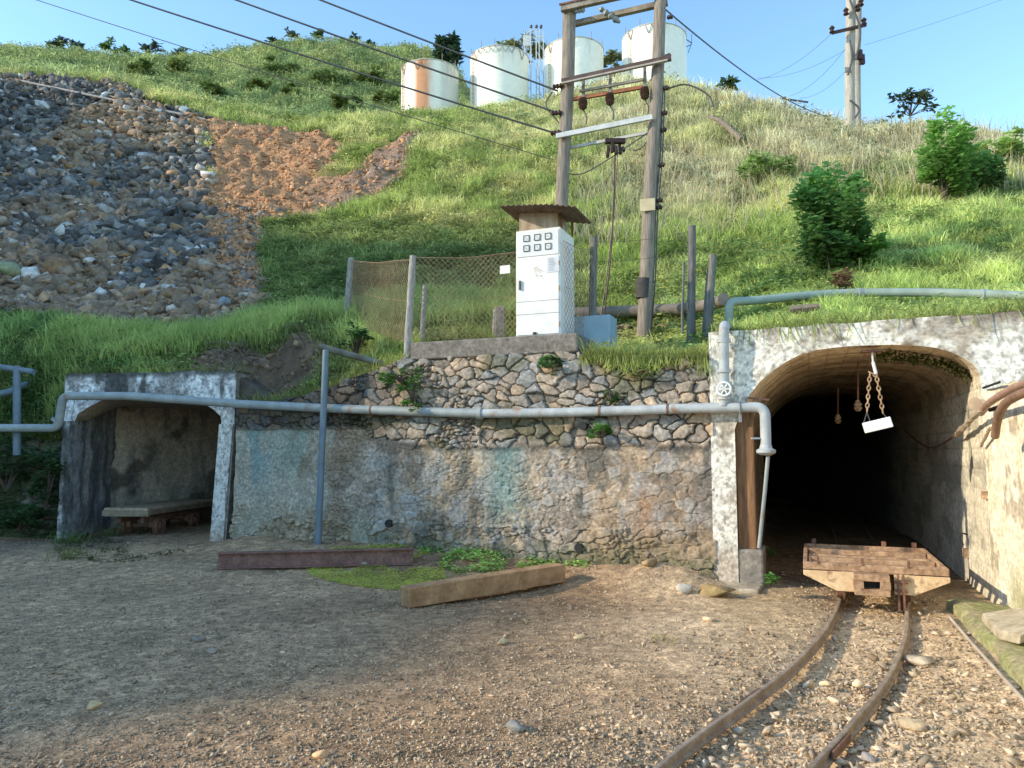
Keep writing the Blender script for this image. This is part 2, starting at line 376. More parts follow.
BAREP = [(165, 366), (200, 352), (250, 344), (320, 347), (340, 366), (320, 392), (200, 385)]
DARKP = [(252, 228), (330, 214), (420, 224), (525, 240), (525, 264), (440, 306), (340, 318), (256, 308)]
def regions(x, y):
    n = (fbm(x*.5, y*.5, 0, 5)-.5)*1.2*np.clip(y/25, .5, 1.5)
    rk = poly_mask(x, y, ROCKP)+n; br = poly_mask(x, y, BROWNP)+n*.8
    return rk, br
def Hn(x, y):
    h = H0(x, y); k = np.clip((y-np.maximum(d0(x/y), 0))/2.5, 0, 1)
    return h+k*((fbm(x*.35, y*.35, 0, 3)-.5)*np.clip(y*.022, .2, 1.2)+(fbm(x*1.3, y*1.3, 0, 9)-.5)*.22)
ks = np.linspace(-1.75, 1.5, 560); nr = 420
tt = np.linspace(0, 1, nr)
KK, TT = np.meshgrid(ks, tt, indexing='ij'); DD0 = d0(KK); DD = DD0*(110/DD0)**(TT**1.15)
TX = KK*DD; TZ = Hn(TX, DD)
TZ[:, 0] = np.minimum(TZ[:, 0], np.interp(ks, _fk[_o], _fb[_o, 2]))-.05
rk, br = regions(TX, DD)
dkm = poly_mask(TX, DD, DARKP)+(fbm(TX*.8, DD*.8, 0, 8)-.5)*1.5
bare = poly_mask(TX, DD, BAREP)+(fbm(TX*1.5, DD*1.5, 0, 6)-.5)*.6; bare = np.where(DD < 13.5, bare, -9)
brow = fbm(TX*2.2, DD*2.2, 0, 21); TZ = TZ+sst(-.3, .6, br)*(np.abs(fbm(TX*1.2, DD*1.2, TZ*.8, 31)-.5)*1.3+(brow-.5)*.6+(fbm(TX*5, DD*5, 0, 32, 3)-.5)*.35)*np.clip(DD/25, .4, 1.2)
n1 = fbm(TX*.8, DD*.8, 0, 2)
tc = mixc((.22, .24, .09), (.30, .28, .12), n1)
tc = mixc(tc, mixc((.055, .055, .055), (.12, .10, .08), sst(.4, .65, fbm(TX*.35, DD*.35, 0, 300)+.22*sst(19, 16, DD))), sst(-.2, .4, rk));  # dump soil grey to brown, darkened to paint in shade between the rocks
tc = mixc(tc, mixc(mixc((.60, .32, .155), (.38, .20, .10), brow), (.30, .20, .14), sst(-7.5, -5.5, TX)), sst(-.2, .3, br))
tc = mixc(tc, (.16, .11, .07), sst(-.1, .1, bare))
terr = surf('hillside', np.stack([TX, DD, TZ], -1), tc, M_terr); tag(terr, kind='structure')
SKYS = .39; SUNS = 5.0
# ------------------------------------------------------------------ yard ground
def GH(x, y):
    u = (x-A0[0])*UD[0]+(y-A0[1])*UD[1]; w = (x-A0[0])*WD[0]+(y-A0[1])*WD[1]
    g = .17*sst(8.3, 11.6, y)*sst(2.2, -1.2, x)
    g = g+.13*sst(-1.3, -.1, w)*sst(.0, -.8, u)*sst(-7.6, -6.6, u)*(.4+1.1*fbm(x*1.1, y*1.1, 0, 44))
    mx_, my_ = 2.0, 8.35
    g = g+.16*np.exp(-(((u+.75)/.55)**2+((w+.25)/.28)**2))*(.6+.8*fbm(x*5, y*5, 0, 45))
    g = g+(fbm(x*.5, y*.5, 0, 40)-.5)*.07+(fbm(x*3, y*3, 0, 41)-.5)*.022
    return g
def frange(segs):
    o = []
    for a, b, s in segs: o += list(np.arange(a, b, s))
    return np.array(o+[segs[-1][1]])
gx = frange([(-150, -30, 12), (-30, -9, 1.2), (-9, 6.5, .035), (6.5, 30, 1.5), (30, 150, 12)])
gy = frange([(-150, -20, 12), (-20, 2.2, .8), (2.2, 13.5, .035), (13.5, 30, .6), (30, 150, 12)])
X, Y = np.meshgrid(gx, gy, indexing='ij'); 
def track_c(t):   # centre line of the rails
    return t
LRp = [(560, 850), (660, 768), (740, 710), (800, 665), (834, 626), (845, 598), (851, 580)]
RRp = [(775, 850), (820, 768), (853, 730), (881, 690), (899, 650), (904, 618), (903, 590)]
LR = [G(*p) for p in LRp]; RR = [G(*p) for p in RRp]
# tidy both rails to a constant 0.6 m gauge about their common centre line
CLn = np.array([(a+b)/2 for a, b in zip(LR, RR)]); ex = CLn[-1]+WD*3; CLn = np.array(spline(list(CLn)+[ex, CLn[-1]+WD*9], 8))
Tn = np.gradient(CLn, axis=0); Tn /= np.linalg.norm(Tn, axis=1)[:, None]; Nn = np.stack([Tn[:, 1], -Tn[:, 0], 0*Tn[:, 0]], 1)
def dist_track(x, y):
    d = np.full(x.shape, 9.)
    for c in CLn[::2]: d = np.minimum(d, np.hypot(x-c[0], y-c[1]))
    return d
GZ = GH(X, Y)
U = (X-A0[0])*UD[0]+(Y-A0[1])*UD[1]; W = (X-A0[0])*WD[0]+(Y-A0[1])*WD[1]
dt = dist_track(X, Y)
fineN = fbm(X*14, Y*14, 0, 50, 3); f1, f2, idd = voro(X*13, Y*13, 60)
GZ = GZ+np.where((np.abs(X) < 9) & (Y > 2) & (Y < 14), (fineN-.5)*.014+(.4-np.minimum(f1, .5))*.008*(.4+idd), 0)
GZ = GZ-.05*sst(.55, .25, np.abs(dt))+.0
gc = mixc((.44, .285, .16), (.36, .22, .115), sst(-3.0, -.6, X+(fbm(X*.7, Y*.7, 0, 61)-.5)*2.4)); gc = mixc(gc, (.62, .45, .27), sst(.2, 2.3, X+.12*(7-Y)+(fbm(X*.6, Y*.6, 0, 61)-.5)*1.6)); gc = gc*(.75+.5*fbm(X*.9, Y*1.6, 0, 68))[..., None]
gc = mixc(gc, (.24, .18, .125), .75*sst(.45, .62, fbm(X*.45, Y*.45, 0, 62))*sst(9, 11, Y))
gc = mixc(gc, (.36, .25, .13), .6*sst(.9, .3, np.abs(dt-.9))*sst(4.5, 8, Y)*sst(1.5, 2.2, X))
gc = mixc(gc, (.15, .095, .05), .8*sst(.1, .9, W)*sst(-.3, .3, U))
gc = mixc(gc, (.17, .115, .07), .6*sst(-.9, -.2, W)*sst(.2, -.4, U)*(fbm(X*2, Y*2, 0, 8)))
gc = gc*(.78+.46*idd)[..., None]*(.80+.4*fbm(X*22, Y*22, 0, 66, 2))[..., None]
gc = mixc(gc, gc*.6, sst(.52, .72, fbm(X*1.7, Y*1.7, 0, 67))*.5)
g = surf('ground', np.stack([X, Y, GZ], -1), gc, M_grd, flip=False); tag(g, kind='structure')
# ------------------------------------------------------------------ relief masonry
def masonry(name, p0, p1, zb, ztf, colf, depthf, back_w=.5, nz=330, step=.0125, parent=None, sx=.27, sz=.19, seed=3, zj=None, topblend=True):
    """a stone wall as a relief surface from p0 to p1 (plan), outward = right of p0->p1"""
    p0 = np.asarray(p0, float); p1 = np.asarray(p1, float); Lw = np.linalg.norm(p1-p0); e = (p1-p0)/Lw; nin = np.array([-e[1], e[0]])
    us = np.arange(0, Lw+step, step); us = us*Lw/us[-1]; v = np.linspace(0, 1, nz)
    U_, V_ = np.meshgrid(us, v, indexing='ij'); T_ = ztf(U_); Z_ = zb+(T_-zb)*V_
    wx = (fbm(U_*3.5, Z_*3.5, 0, seed+7)-.5)*.28+(fbm(U_*14, Z_*14, 0, seed+8, 2)-.5)*.04; wz = (fbm(U_*3.5, Z_*3.5, 5, seed+7)-.5)*.22+(fbm(U_*14, Z_*14, 4, seed+8, 2)-.5)*.04
    row = np.floor((Z_+wz)/sz)
    a1, a2, ai = voro((U_+wx)/sx+.37*row*0, (Z_+wz)/sz, seed, .8)
    b1, b2, bi = voro((U_+wx)/(sx*.42)+9, (Z_+wz)/(sz*.45), seed+1, .85)
    small = fbm(U_*1.6, Z_*1.6, 0, seed+3) > .63
    f1 = np.where(small, b1*.45, a1); gap = np.where(small, (b2-b1)*.45, a2-a1); sid = np.where(small, bi, ai)
    dep, off = depthf(U_, Z_, gap, f1, sid); 
    dep = dep+(fbm(U_*9, Z_*9, 0, seed+5)-.5)*.02
    colr = colf(U_, Z_, gap, sid, f1)
    Pt = np.zeros(U_.shape+(3,)); Pt[..., 0] = p0[0]+e[0]*U_-nin[0]*dep; Pt[..., 1] = p0[1]+e[1]*U_-nin[1]*dep; Pt[..., 2] = Z_
    # top strip running back
    wb = np.linspace(0, back_w, 30)[1:]; tp = np.zeros((len(us), len(wb), 3)); Tt = ztf(us)
    for j, w in enumerate(wb):
        tp[:, j, 0] = p0[0]+e[0]*us+nin[0]*w; tp[:, j, 1] = p0[1]+e[1]*us+nin[1]*w; tp[:, j, 2] = Tt+(fbm(us*5, w*5, 0, seed+9)-.5)*.06*(1-0)
    allP = np.concatenate([Pt, tp], 1); allC = np.concatenate([colr, np.repeat(colr[:, -1:], len(wb), 1)*.7], 1)
    return surf(name, allP, allC, M_wall, parent)
WU = 7.25   # the long wall starts at u=-7.25 and ends at the portal's pillar
def wz(U_): return ztop(U_-WU)+(fbm(U_*3, 0, 0, 91)-.5)*.10*(1-((U_-WU > PLU0-.05) & (U_-WU < PLU1+.05)))
def zj(u): return 1.58+.10*(fbm(u*1.5, 0, 0, 14)-.5)+.12*sst(-3.5, -5, u)
def wdepth(U_, Z_, gap, f1, sid):
    u = U_-WU; rub = sst(-.02, .05, Z_-zj(u)); left = sst(-4.75, -4.95, u+.12*(Z_-1))
    joint = sst(.0, .10, gap)
    d_r = (joint-1)*.05+.06*sid*joint-.02*np.clip(f1-.2, 0, 1)+.03*(fbm(u*5+sid*9, Z_*5, sid*5, 38)-.5)*joint
    d_l = joint*.014*sst(.26, .46, fbm(u*2.6, Z_*2.6, 0, 28))+.012*sid+.016*(fbm(u*11, Z_*11, 0, 39)-.5)
    d_l = np.where(Z_ < .55+.1*fbm(u*2, 0, 0, 5), d_l*1.7+.02*sid*joint, d_l)
    d_p = (fbm(u*4, Z_*4, 0, 77)-.5)*.05+joint*.012*sst(.35, .6, fbm(u, Z_, 0, 78))
    rough_l = sst(.5, .6, fbm(u*1.2, Z_*.8, 0, 79)+.25*sst(-5.9, -5.3, u))
    d_p = d_p*(1-rough_l)+rough_l*(d_l*1.6-.01)
    d = d_l*(1-rub)+d_r*rub+.045*(1-rub)*0
    d = d*(1-left)+d_p*left
    d = np.where((left > .5) & (Z_ > 1.85), d_r, d)
    return d*(1-.0*u), rub
def wcol(U_, Z_, gap, sid, f1):
    u = U_-WU; rub = sst(-.02, .05, Z_-zj(u)); left = sst(-4.75, -4.95, u+.12*(Z_-1)); joint = sst(-.01, .075, gap)
    n = fbm(u*1.3, Z_*1.3, 0, 15); n2 = fbm(u*5, Z_*5, 0, 16); s2 = (sid*7.13) % 1; s3 = (sid*13.7) % 1
    stone = mixc((.24, .20, .165), (.42, .34, .26), sid); stone = mixc(stone, (.30, .29, .27), sst(.6, .9, s2)); stone = mixc(stone, (.50, .36, .24), .8*sst(.72, .95, s3))
    stone = stone*((.55+.9*n2)*(.8+.4*fbm(u*16, Z_*16, 0, 34, 3)))[..., None]
    cr = mixc(mixc((.08, .065, .05), (.20, .165, .125), sst(.36, .52, fbm(u*3, Z_*3, 0, 35))), stone, joint)
    cr = mixc(cr, (.10, .10, .04), .6*sst(.56, .7, fbm(u*1.8, Z_*2.6, 0, 18)))
    cr = mixc(cr, cr*.6, sst(-3.8, -5, u))
    # pointed lower part: flush mortar ribbons, damp grey with streaks
    low = mixc((.36, .31, .245), (.34, .325, .30), sst(.40, .62, n)); low = low*[1.15, 1.0, .86]*(.66+.66*n2)[..., None]
    lst = mixc(low*.72, low*1.18, sid); low = mixc(low*(.70+.35*sst(.55, .38, fbm(u*2.6, Z_*2.6, 0, 28)))[..., None], lst, sst(.015, .10, gap)); low = mixc(low, (.42, .38, .32), .75*sst(.56, .66, fbm(u*9, Z_*9, 2, 36))); low = mixc(low, (.17, .15, .12), .7*sst(.57, .68, fbm(u*7, Z_*9, 7, 37)))
    low = mixc(low, (.40, .37, .33), .8*(sst(.88, .93, sid)*sst(.1, .2, gap)))
    low = mixc(low, (.13, .12, .10), .8*sst(.50, .66, fbm(u*3.2, Z_*1.1, 0, 23)))
    low = mixc(low, (.36, .35, .33), .55*sst(.54, .68, fbm(u*4.5, Z_*3.5, 2, 24)))
    st = fbm(u*3.5, Z_*.6, 0, 25)
    low = mixc(low, (.17, .28, .27), .75*np.exp(-((u+2.85)/.26)**2)*sst(.3, .6, st+.15)*sst(.3, .9, Z_))
    low = mixc(low, (.18, .235, .20), .6*np.exp(-((u+3.6)/.35)**2)*sst(1.0, 1.3, Z_)*n)
    low = mixc(low, (.35, .20, .11), .7*sst(.3, .6, fbm(u*12, Z_*3, 0, 85))*np.exp(-((u+1.02+.05*Z_)/.13)**2)*sst(.15, .4, Z_)*sst(1.35, .9, Z_))
    low = mixc(low, (.16, .135, .12), .5*np.exp(-((u+.4)/.5)**2)*sst(1.55, 1.2, Z_)*sst(.3, .6, fbm(u*6, Z_*1.2, 0, 33)))
    low = mixc(low, (.33, .24, .14), .75*sst(.75, .35, Z_+.5*(n-.5))*sst(-2.6, -1.2, u))
    low = mixc(low, (.09, .11, .05), .55*sst(.45, .2, Z_+.4*(n2-.5)))
    dark = sst(.06, .0, np.abs(Z_-zj(u))-.01); low = mixc(low, low*.55, dark*sst(-4.6, -4.2, u))
    # rendered left stretch
    pl = mixc((.46, .40, .31), (.36, .34, .27), n); pl = pl*(.75+.5*n2)[..., None]
    rl = sst(.5, .6, fbm(u*1.2, Z_*.8, 0, 79)+.25*sst(-5.9, -5.3, u)); pl = mixc(pl, lst*.95, rl)
    pl = mixc(pl, (.14, .25, .255), .75*np.exp(-((u+6.85)/.30)**2)*sst(.6, 1.3, Z_+.6*(n-.5))*sst(.34, .52, fbm(u*4, Z_*1.6, 0, 80)))
    pl = mixc(pl, (.12, .24, .21), .5*np.exp(-((u+6.2)/.3)**2)*sst(1.0, 1.4, Z_))
    pl = mixc(pl, mixc((.36, .26, .17), (.22, .16, .10), sst(.35, .6, n2)), .8*sst(.38, .6, fbm(u*5, Z_*2.5, 0, 84))*sst(1.05, 1.55, Z_+.9*(n-.5))*sst(-6.5, -6.0, u)*sst(-4.8, -5.3, u))
    pl = mixc(pl, (.17, .20, .12), .5*sst(.9, .4, Z_)*n)
    pl = mixc(pl, cr*.6, sst(1.80, 1.9, Z_))
    o = mixc(low, cr, rub); o = mixc(o, pl, left)
    return o
sw = masonry('stone_wall', Wf(-WU, 0, 0)[:2], Wf(-.24, 0, 0)[:2], -.05, wz, wcol, wdepth, back_w=1.0, sx=.205, sz=.14)
tag(sw, 'long weathered rubble stone wall between the two tunnel mouths with teal and rust stains', 'stone wall')
root_sw = sw
for (px, py) in [(391, 523), (580, 547), (584, 426)]:
    u, z = onface(px, py); m = MB(); c = Wf(u, 0, z)
    m.lathe(c+WD*.02, [(.046, -.10), (.052, -.10), (.052, .2), (.040, .2), (.040, -.085)], WD, 18)
    m.lathe(c+WD*.02, [(.041, .0), (.041, .02)], WD, 18)
    o = m.build('drain_pipe', M_black, None, smooth=False); o.parent = sw
# old mossy wall left of the left portal
def mdep(U_, Z_, gap, f1, sid):
    j = sst(.02, .14, gap); return (j-1)*.07+.05*sid*j-.15*sst(1.2, 1.75, Z_)*1.0, 0
def mcol(U_, Z_, gap, sid, f1):
    c = mixc((.10, .095, .075), (.21, .19, .14), sid); c = mixc(c*.3, c, sst(.02, .12, gap))
    return mixc(c, (.05, .07, .03), .75*sst(.42, .62, fbm(U_*2, Z_*2, 0, 55))+.2)
mw = masonry('mossy_stone_wall', (-20, 13.1), (-7.16, 11.95), -.1, lambda U_: 1.72+(fbm(U_*2, 0, 0, 51)-.5)*.2, mcol, mdep, back_w=.6, nz=150, step=.03, seed=31, sx=.32, sz=.22)
tag(mw, 'low dark mossy stone wall left of the left tunnel mouth', 'stone wall')
# concrete plinth on the wall
m = MB(); m.wbox(PLU0, PLU1, -.03, 1.0, 2.78, PLZ)
pl = m.build('concrete_plinth', mat('plinth_concrete', (.24, .21, .18), (.15, .13, .11), 9, .92, .01, 35, fine=.3), None, bevel=.02)
tag(pl, 'grey brown concrete slab on top of the stone wall carrying the white electrical cabinet', 'plinth')
# ------------------------------------------------------------------ right tunnel
UR = 2.46
arch_px = [(737, 429), (741, 412), (749, 396), (760, 382), (774, 370), (787, 361.5), (800, 355), (816, 350.5), (833, 348), (852, 346.3), (870, 345.5), (893, 345), (917, 346), (935, 348), (950, 352), (962, 357.5), (973, 365), (980, 375), (985.5, 389), (987, 405)]
arch = [onface(*p) for p in arch_px]; arch = [(max(0.0, min(UR, u)), z) for u, z in arch]
arch[0] = (0.0, arch[0][1]); arch[-1] = (UR, arch[-1][1])
prof = [(0.0, z) for z in np.linspace(-.12, arch[0][1], 14)[:-1]]+arch+[(UR, z) for z in np.linspace(arch[-1][1], -.12, 14)[1:]]
prof = np.array(prof); sl = np.concatenate([[0], np.cumsum(np.hypot(*np.diff(prof, axis=0).T))]); ns = 420
ss = np.linspace(0, sl[-1], ns); pu = np.interp(ss, sl, prof[:, 0]); pz = np.interp(ss, sl, prof[:, 1])
tp = thing('tunnel_portal', 'whitewashed concrete tunnel mouth with a wide brown stained arch at the right', 'tunnel portal', Wf(1.2, 0, 0), ANG)
# face: strips from the arch out to the rectangular outline
UL, UX, ZT = -.27, 3.1, 2.93
def outer(u, z, i):
    return None
def ztp(u): return ZT+(.012*u)+(fbm(u*4, 0, 0, 71)-.5)*.03
def concrete_col(u, z, seed, white=(.62, .60, .56), grey=(.27, .25, .23), dark=(.09, .08, .07), amt=.5, topd=None):
    n = fbm(u*2.2, z*2.2, 0, seed); n2 = fbm(u*9, z*9, 0, seed+1, 5); n3 = fbm(u*7, z*1.1, 0, seed+2)
    c = mixc(white, grey, sst(amt-.07, amt+.10, n*.6+n2*.4)); c = mixc(c, dark, .8*sst(.60, .72, n2*.5+n3*.5))
    c = mixc(c, dark, .55*sst(.60, .7, fbm(u*30, z*30, 0, seed+5, 2)))
    if topd is not None: c = mixc(c, dark, .85*sst(.25, 0, topd+(n2-.5)*.35)*sst(.38, .58, n*.5+n3*.5))
    return c*(.85+.3*fbm(u*20, z*20, 0, seed+4, 2))[..., None]
nj = 150
# pillar left of mouth + region above arch built as one strip sheet (inner curve = profile, outer = outline)
# outline points matched by angle
ou = np.empty(ns); oz = np.empty(ns)
for i in range(ns):
    if pu[i] <= 1e-4: ou[i], oz[i] = UL, pz[i]
    elif pu[i] >= UR-1e-4: ou[i], oz[i] = UX, pz[i]
    else:
        ou[i] = pu[i]; oz[i] = ztp(pu[i])
# smooth fan at corners
ia = np.nonzero(pu > 1e-4)[0][0]; ib = np.nonzero(pu < UR-1e-4)[0][-1]
fl = 52
for k in range(fl):
    t = k/fl; a = (ia+k)
    # travel from (UL, pz[ia]) up to (UL, ztop) then right
    s = t*2
    if s < 1: ou[a] = UL; oz[a] = pz[ia]+(ztp(UL)-pz[ia])*s
    else: ou[a] = UL+(pu[ia+fl]-UL)*(s-1); oz[a] = ztp(ou[a])
    b = ib-k
    if s < 1: ou[b] = UX; oz[b] = pz[ib]+(ztp(UX)-pz[ib])*s
    else: ou[b] = UX+(pu[ib-fl]-UX)*(s-1); oz[b] = ztp(ou[b])
vj = np.linspace(0, 1, nj); FU = pu[:, None]*(1-vj)+ou[:, None]*vj; FZ = pz[:, None]*(1-vj)+oz[:, None]*vj
rel = (fbm(FU*6, FZ*6, 0, 81)-.5)*.018
PF = A0+UD*FU[..., None]+WD*(-.03-rel*sst(0, .05, vj))[..., None]; PF[..., 2] = FZ
fc = concrete_col(FU, FZ, 83, (.76, .72, .62), (.42, .36, .28), (.20, .16, .12), .57, ztp(FU)-FZ)
fc = mixc(fc, (.35, .22, .12), .5*sst(.6, .2, FZ)*sst(.2, -.1, FU))
# plain face to the right of the arch
uu_ = np.linspace(UX, 6, 160); vv_ = np.linspace(0, 1, 200); F2, Z2 = np.meshgrid(uu_, vv_, indexing='ij'); Z2 = -.1+(ztp(F2)+.1)*Z2
P2_ = A0+UD*F2[..., None]+WD*(-.03-(fbm(F2*6, Z2*6, 0, 81)-.5)*.018)[..., None]; P2_[..., 2] = Z2
surf('portal_face', P2_, concrete_col(F2, Z2, 83, (.74, .70, .60), (.40, .34, .26), (.12, .09, .06), .52, ztp(F2)-Z2), M_conc, tp)
tb = np.linspace(0, .45, 8)[1:]
surf('portal_face', PF, fc, M_conc, tp)
um = np.linspace(UL, 6, 260); tv = np.linspace(0, .5, 10); TU, TV = np.meshgrid(um, tv, indexing='ij')
PT = A0+UD*TU[..., None]+WD*(TV-.032)[..., None]; PT[..., 2] = ztp(TU)
surf('slab_top', PT, concrete_col(TU, TV, 88, amt=.2), M_conc, tp)
# left return of the pillar
zr = np.linspace(-.1, ztp(UL), 60); wr = np.linspace(-.03, .12, 6); ZR, WR = np.meshgrid(zr, wr, indexing='ij')
PRr = A0+UD*UL+WD*WR[..., None]; PRr[..., 2] = ZR; surf('pillar_side', PRr, concrete_col(WR, ZR, 90), M_conc, tp)
# lining
wl = np.concatenate([np.linspace(-.03, 5, 130), np.linspace(5.2, 16, 30)]); SS, WL = np.meshgrid(np.arange(ns), wl, indexing='ij')
bend = np.clip(WL-5, 0, 99)**2*.022  # bend added so that the far end of the tunnel goes dark
LU = pu[SS]-bend; LZ = pz[SS]; S_ = ss[SS]
bx_ = np.abs(((WL/.42+.5*(np.floor(S_/.21) % 2)) % 1)-.5); bz_ = np.abs(((S_/.21) % 1)-.5); joint = np.maximum(sst(.475, .495, bx_), sst(.45, .485, bz_))
side = (pu[SS] > 1e-4) & (pu[SS] < UR-1e-4); 
inw = (fbm(S_*3, WL*3, 0, 95)-.5)*.03+joint*.008
nx = np.where(pu[SS] <= 1e-4, 1., np.where(pu[SS] >= UR-1e-4, -1., 0)); 
edge = sst(0, .1, WL+.03)
LU2 = LU-nx*inw*edge; LZ2 = LZ+np.where(side, inw, 0)*edge
PLn = A0+UD*LU2[..., None]+WD*WL[..., None]; PLn[..., 2] = LZ2
n = fbm(S_*1.3, WL*1.3, 0, 96); n2 = fbm(S_*6, WL*6, 0, 97); arcn = fbm(S_*1.1, WL*5, 0, 98)
lc = mixc((.84, .66, .44), (.66, .50, .33), n2); lc = mixc(lc, (.32, .21, .12), .65*sst(.48, .62, arcn)*sst(.2, .8, WL))
rside = pu[SS] >= UR-1e-4
rc = mixc((.88, .82, .68), (.74, .68, .56), n2); rc = mixc(rc, (.80, .72, .54), sst(1.5, .5, WL)); lc = np.where(rside[..., None], rc, lc)
rs = sst(ss[ib]-.9, ss[ib]+.1, S_); lc = mixc(lc, rc*.8, rs*.8)
lc = mixc(lc, lc*.45, sst(.5, .65, fbm(S_*3, WL*1.5, 3, 99))*.6)
lc = mixc(lc, lc*.55, joint*.55)
lc = mixc(lc, (.05, .045, .04), .95*sst(4.6, 9.5, WL+(n-.5)*1.5))  # inner darkness of the tunnel put into the lining colour, growing with depth
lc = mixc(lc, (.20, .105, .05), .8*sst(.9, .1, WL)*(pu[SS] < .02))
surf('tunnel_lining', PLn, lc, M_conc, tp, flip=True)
m = MB(); m.box(Wf(UR/2-121*.022, 16.02, 1.3), (6, .05, 3.4), (UD, WD, np.array([0, 0, 1.]))); m.build('rock_face', M_rock, tp)
# timber lining board and concrete block at the left jamb
m = MB(); gb = G(738, 590)
m.wbox(.0, .20, .04, .16, .42, 2.05); jb = m.build('jamb_board', mat('brown_board', (.30, .16, .075), (.17, .09, .045), 5, .85, .004, 25, stretch=(4, 4, .4), fine=.2), tp, bevel=.012)
m = MB(); m.wbox(-.02, .27, -.02, .5, -.08, .43); m.build('foot_block', mat('dirty_concrete', (.33, .29, .24), (.19, .17, .14), 7, .92, .01, 30, fine=.25), tp, bevel=.025)
# wing wall running on from the right hand side of the mouth
ww = np.linspace(-.02, -6.5, 330); wzv = np.linspace(0, 1, 130); WW, ZV = np.meshgrid(ww, wzv, indexing='ij')
wtop = 2.16+.05*(fbm(WW*2, 0, 0, 12)-.5)-.0*WW; ZW = -.1+(wtop+.1)*ZV
sil = (fbm(WW*2, ZW*2, 0, 101)-.5)*.04+(fbm(WW*9, ZW*9, 0, 102)-.5)*.005
edge2 = np.maximum(0, .5-WW*-1)*0
PW = A0+UD*(UR+.04*(-WW)-sil*sst(0, -.15, WW))[..., None]+WD*WW[..., None]; PW[..., 2] = ZW
n = fbm(WW*1.4, ZW*1.4, 0, 103); n2 = fbm(WW*7, ZW*7, 0, 104); n3 = fbm(WW*6, ZW*.7, 0, 105)
wc = mixc((.86, .78, .60), (.74, .65, .46), sst(.4, .65, n)); wc = wc*(.92+.16*n2)[..., None]
wc = mixc(wc, (.50, .40, .16), .6*sst(.55, .68, n3)*sst(.6, 2, ZW))
wc = mixc(wc, (.28, .27, .10), .75*sst(.75, .25, ZW+.5*(n-.5)+.15*n2)*sst(-.3, -1, WW))
wc = mixc(wc, (.34, .27, .18), .7*sst(.57, .68, fbm(WW*4, ZW*4, 3, 106)))
surf('wing_wall', PW, wc, M_conc, tp, flip=True)
TWm, TV2 = np.meshgrid(ww, np.linspace(0, 1.6, 12), indexing='ij'); PT2 = A0+UD*(UR+.04*(-TWm)+TV2)[..., None]+WD*TWm[..., None]; PT2[..., 2] = (2.16+.05*(fbm(TWm*2, 0, 0, 12)-.5))+.02*TV2
surf('wing_wall_top', PT2, mixc((.5, .45, .36), (.3, .27, .2), fbm(TWm*3, TV2*3, 0, 107)), M_conc, tp)
# mossy kerb ledge in front of wing wall
kb = MB(); 
kw = np.linspace(-.45, -6, 150); pts = []
V = []; 
for i, w_ in enumerate(kw):
    a = .02*math.sin(w_*5)+.03*rng.random(); uu = 2.02+.03*(-w_)*.3
    for (du, z) in ((a-.03, -.10), (a-.03, .07+.02*rng.random()), (a+.03, .11+.02*rng.random()), (.22, .10+.03*rng.random()), (.55, .05)): q = Wf(uu+du if du < .5 else UR+.25, w_, z); V.append(q)
kk = surf('mossy_kerb', np.array(V).reshape(len(kw), 5, 3), mixc((.34, .28, .17), (.26, .27, .10), np.clip(fbm(kw[:, None]*5, np.arange(5)[None]*1.7, 0, 5)*2.2-.6, 0, 1)), M_conc, None, smooth=False, flip=True)
tag(kk, 'mossy ledge along the foot of the bright wing wall beside the rails', 'kerb')
m = MB(); m.prism([Wf(-1.35, -.42, -.02), Wf(.24, -.42, -.03), Wf(.27, -.02, -.03), Wf(-.9, -.08, -.02)], (0, 0, .09)); o = m.build('concrete_kerb', mat('sandy_concrete', (.50, .42, .30), (.33, .27, .19), 7, .92, .012, 30, fine=.25), None, bevel=.02); tag(o, 'low sandy concrete strip at the foot of the white pillar', 'kerb')
m = MB(); cw = G(1012, 655); 
poly = [Wf(2.08, -1.55, .12), Wf(2.34, -1.62, .20), Wf(2.42, -2.2, .22), Wf(2.16, -2.42, .14), Wf(2.07, -2.2, .12)]
m.prism(poly, (.01, 0, .07)); o = m.build('broken_slab', mat('pale_slab', (.52, .45, .32), (.38, .31, .20), 7, .9, .008, 30, fine=.2), None, bevel=.012)
tag(o, 'pale broken concrete slab lying on the mossy ledge at the right edge', 'slab')
m = MB(); q0 = Wf(1.93, -1.2, .03); m.tube(fillet([Wf(1.93, -.95, .03), Wf(1.93, -2.0, .035), Wf(1.97, -4.4, .03)], .2), .012, 8)
o = m.build('thin_pipe', mat('pale_thin_pipe', (.55, .48, .38), (.4, .33, .25), 6, .6), None, smooth=True); tag(o, 'thin pale pipe lying along the foot of the mossy ledge', 'pipe')
# ------------------------------------------------------------------ left portal
lp = thing('tunnel_portal', 'shaded low tunnel mouth with flaking whitewashed concrete slab at the left', 'tunnel portal', (-5.7, 11.6, 0), math.atan2(-.49, 2.91))
LD = np.array([PR[0]-PL[0], PR[1]-PL[1], 0]); LLn = np.linalg.norm(LD); LD = LD/LLn; LW = np.array([-LD[1], LD[0], 0])
LO = np.array([PL[0], PL[1], 0]); Z0 = np.array([0, 0, 1.])
def Lf(a, w, z): return LO+LD*a+LW*w+np.array([0, 0, z])
def onL(px, py):
    r = ray(px, py); o = np.array([0, 0, CAMZ])-LO; t = -o.dot(LW)/r.dot(LW); p = o+r*t; return p.dot(LD), p[2]
hx = [onL(70, 421), onL(78, 414), onL(90, 406), onL(103, 400), onL(118, 397), onL(150, 397), onL(200, 402), onL(213, 409), onL(223, 417), onL(231, 424)]
aL = .22; aR = LLn-.22
lo = np.array([(0, hx[0][1])]+[(aL, hx[0][1])]+[(min(max(a, aL), aR), z) for a, z in hx[1:-1]]+[(aR, hx[-1][1]), (LLn, hx[-1][1])])
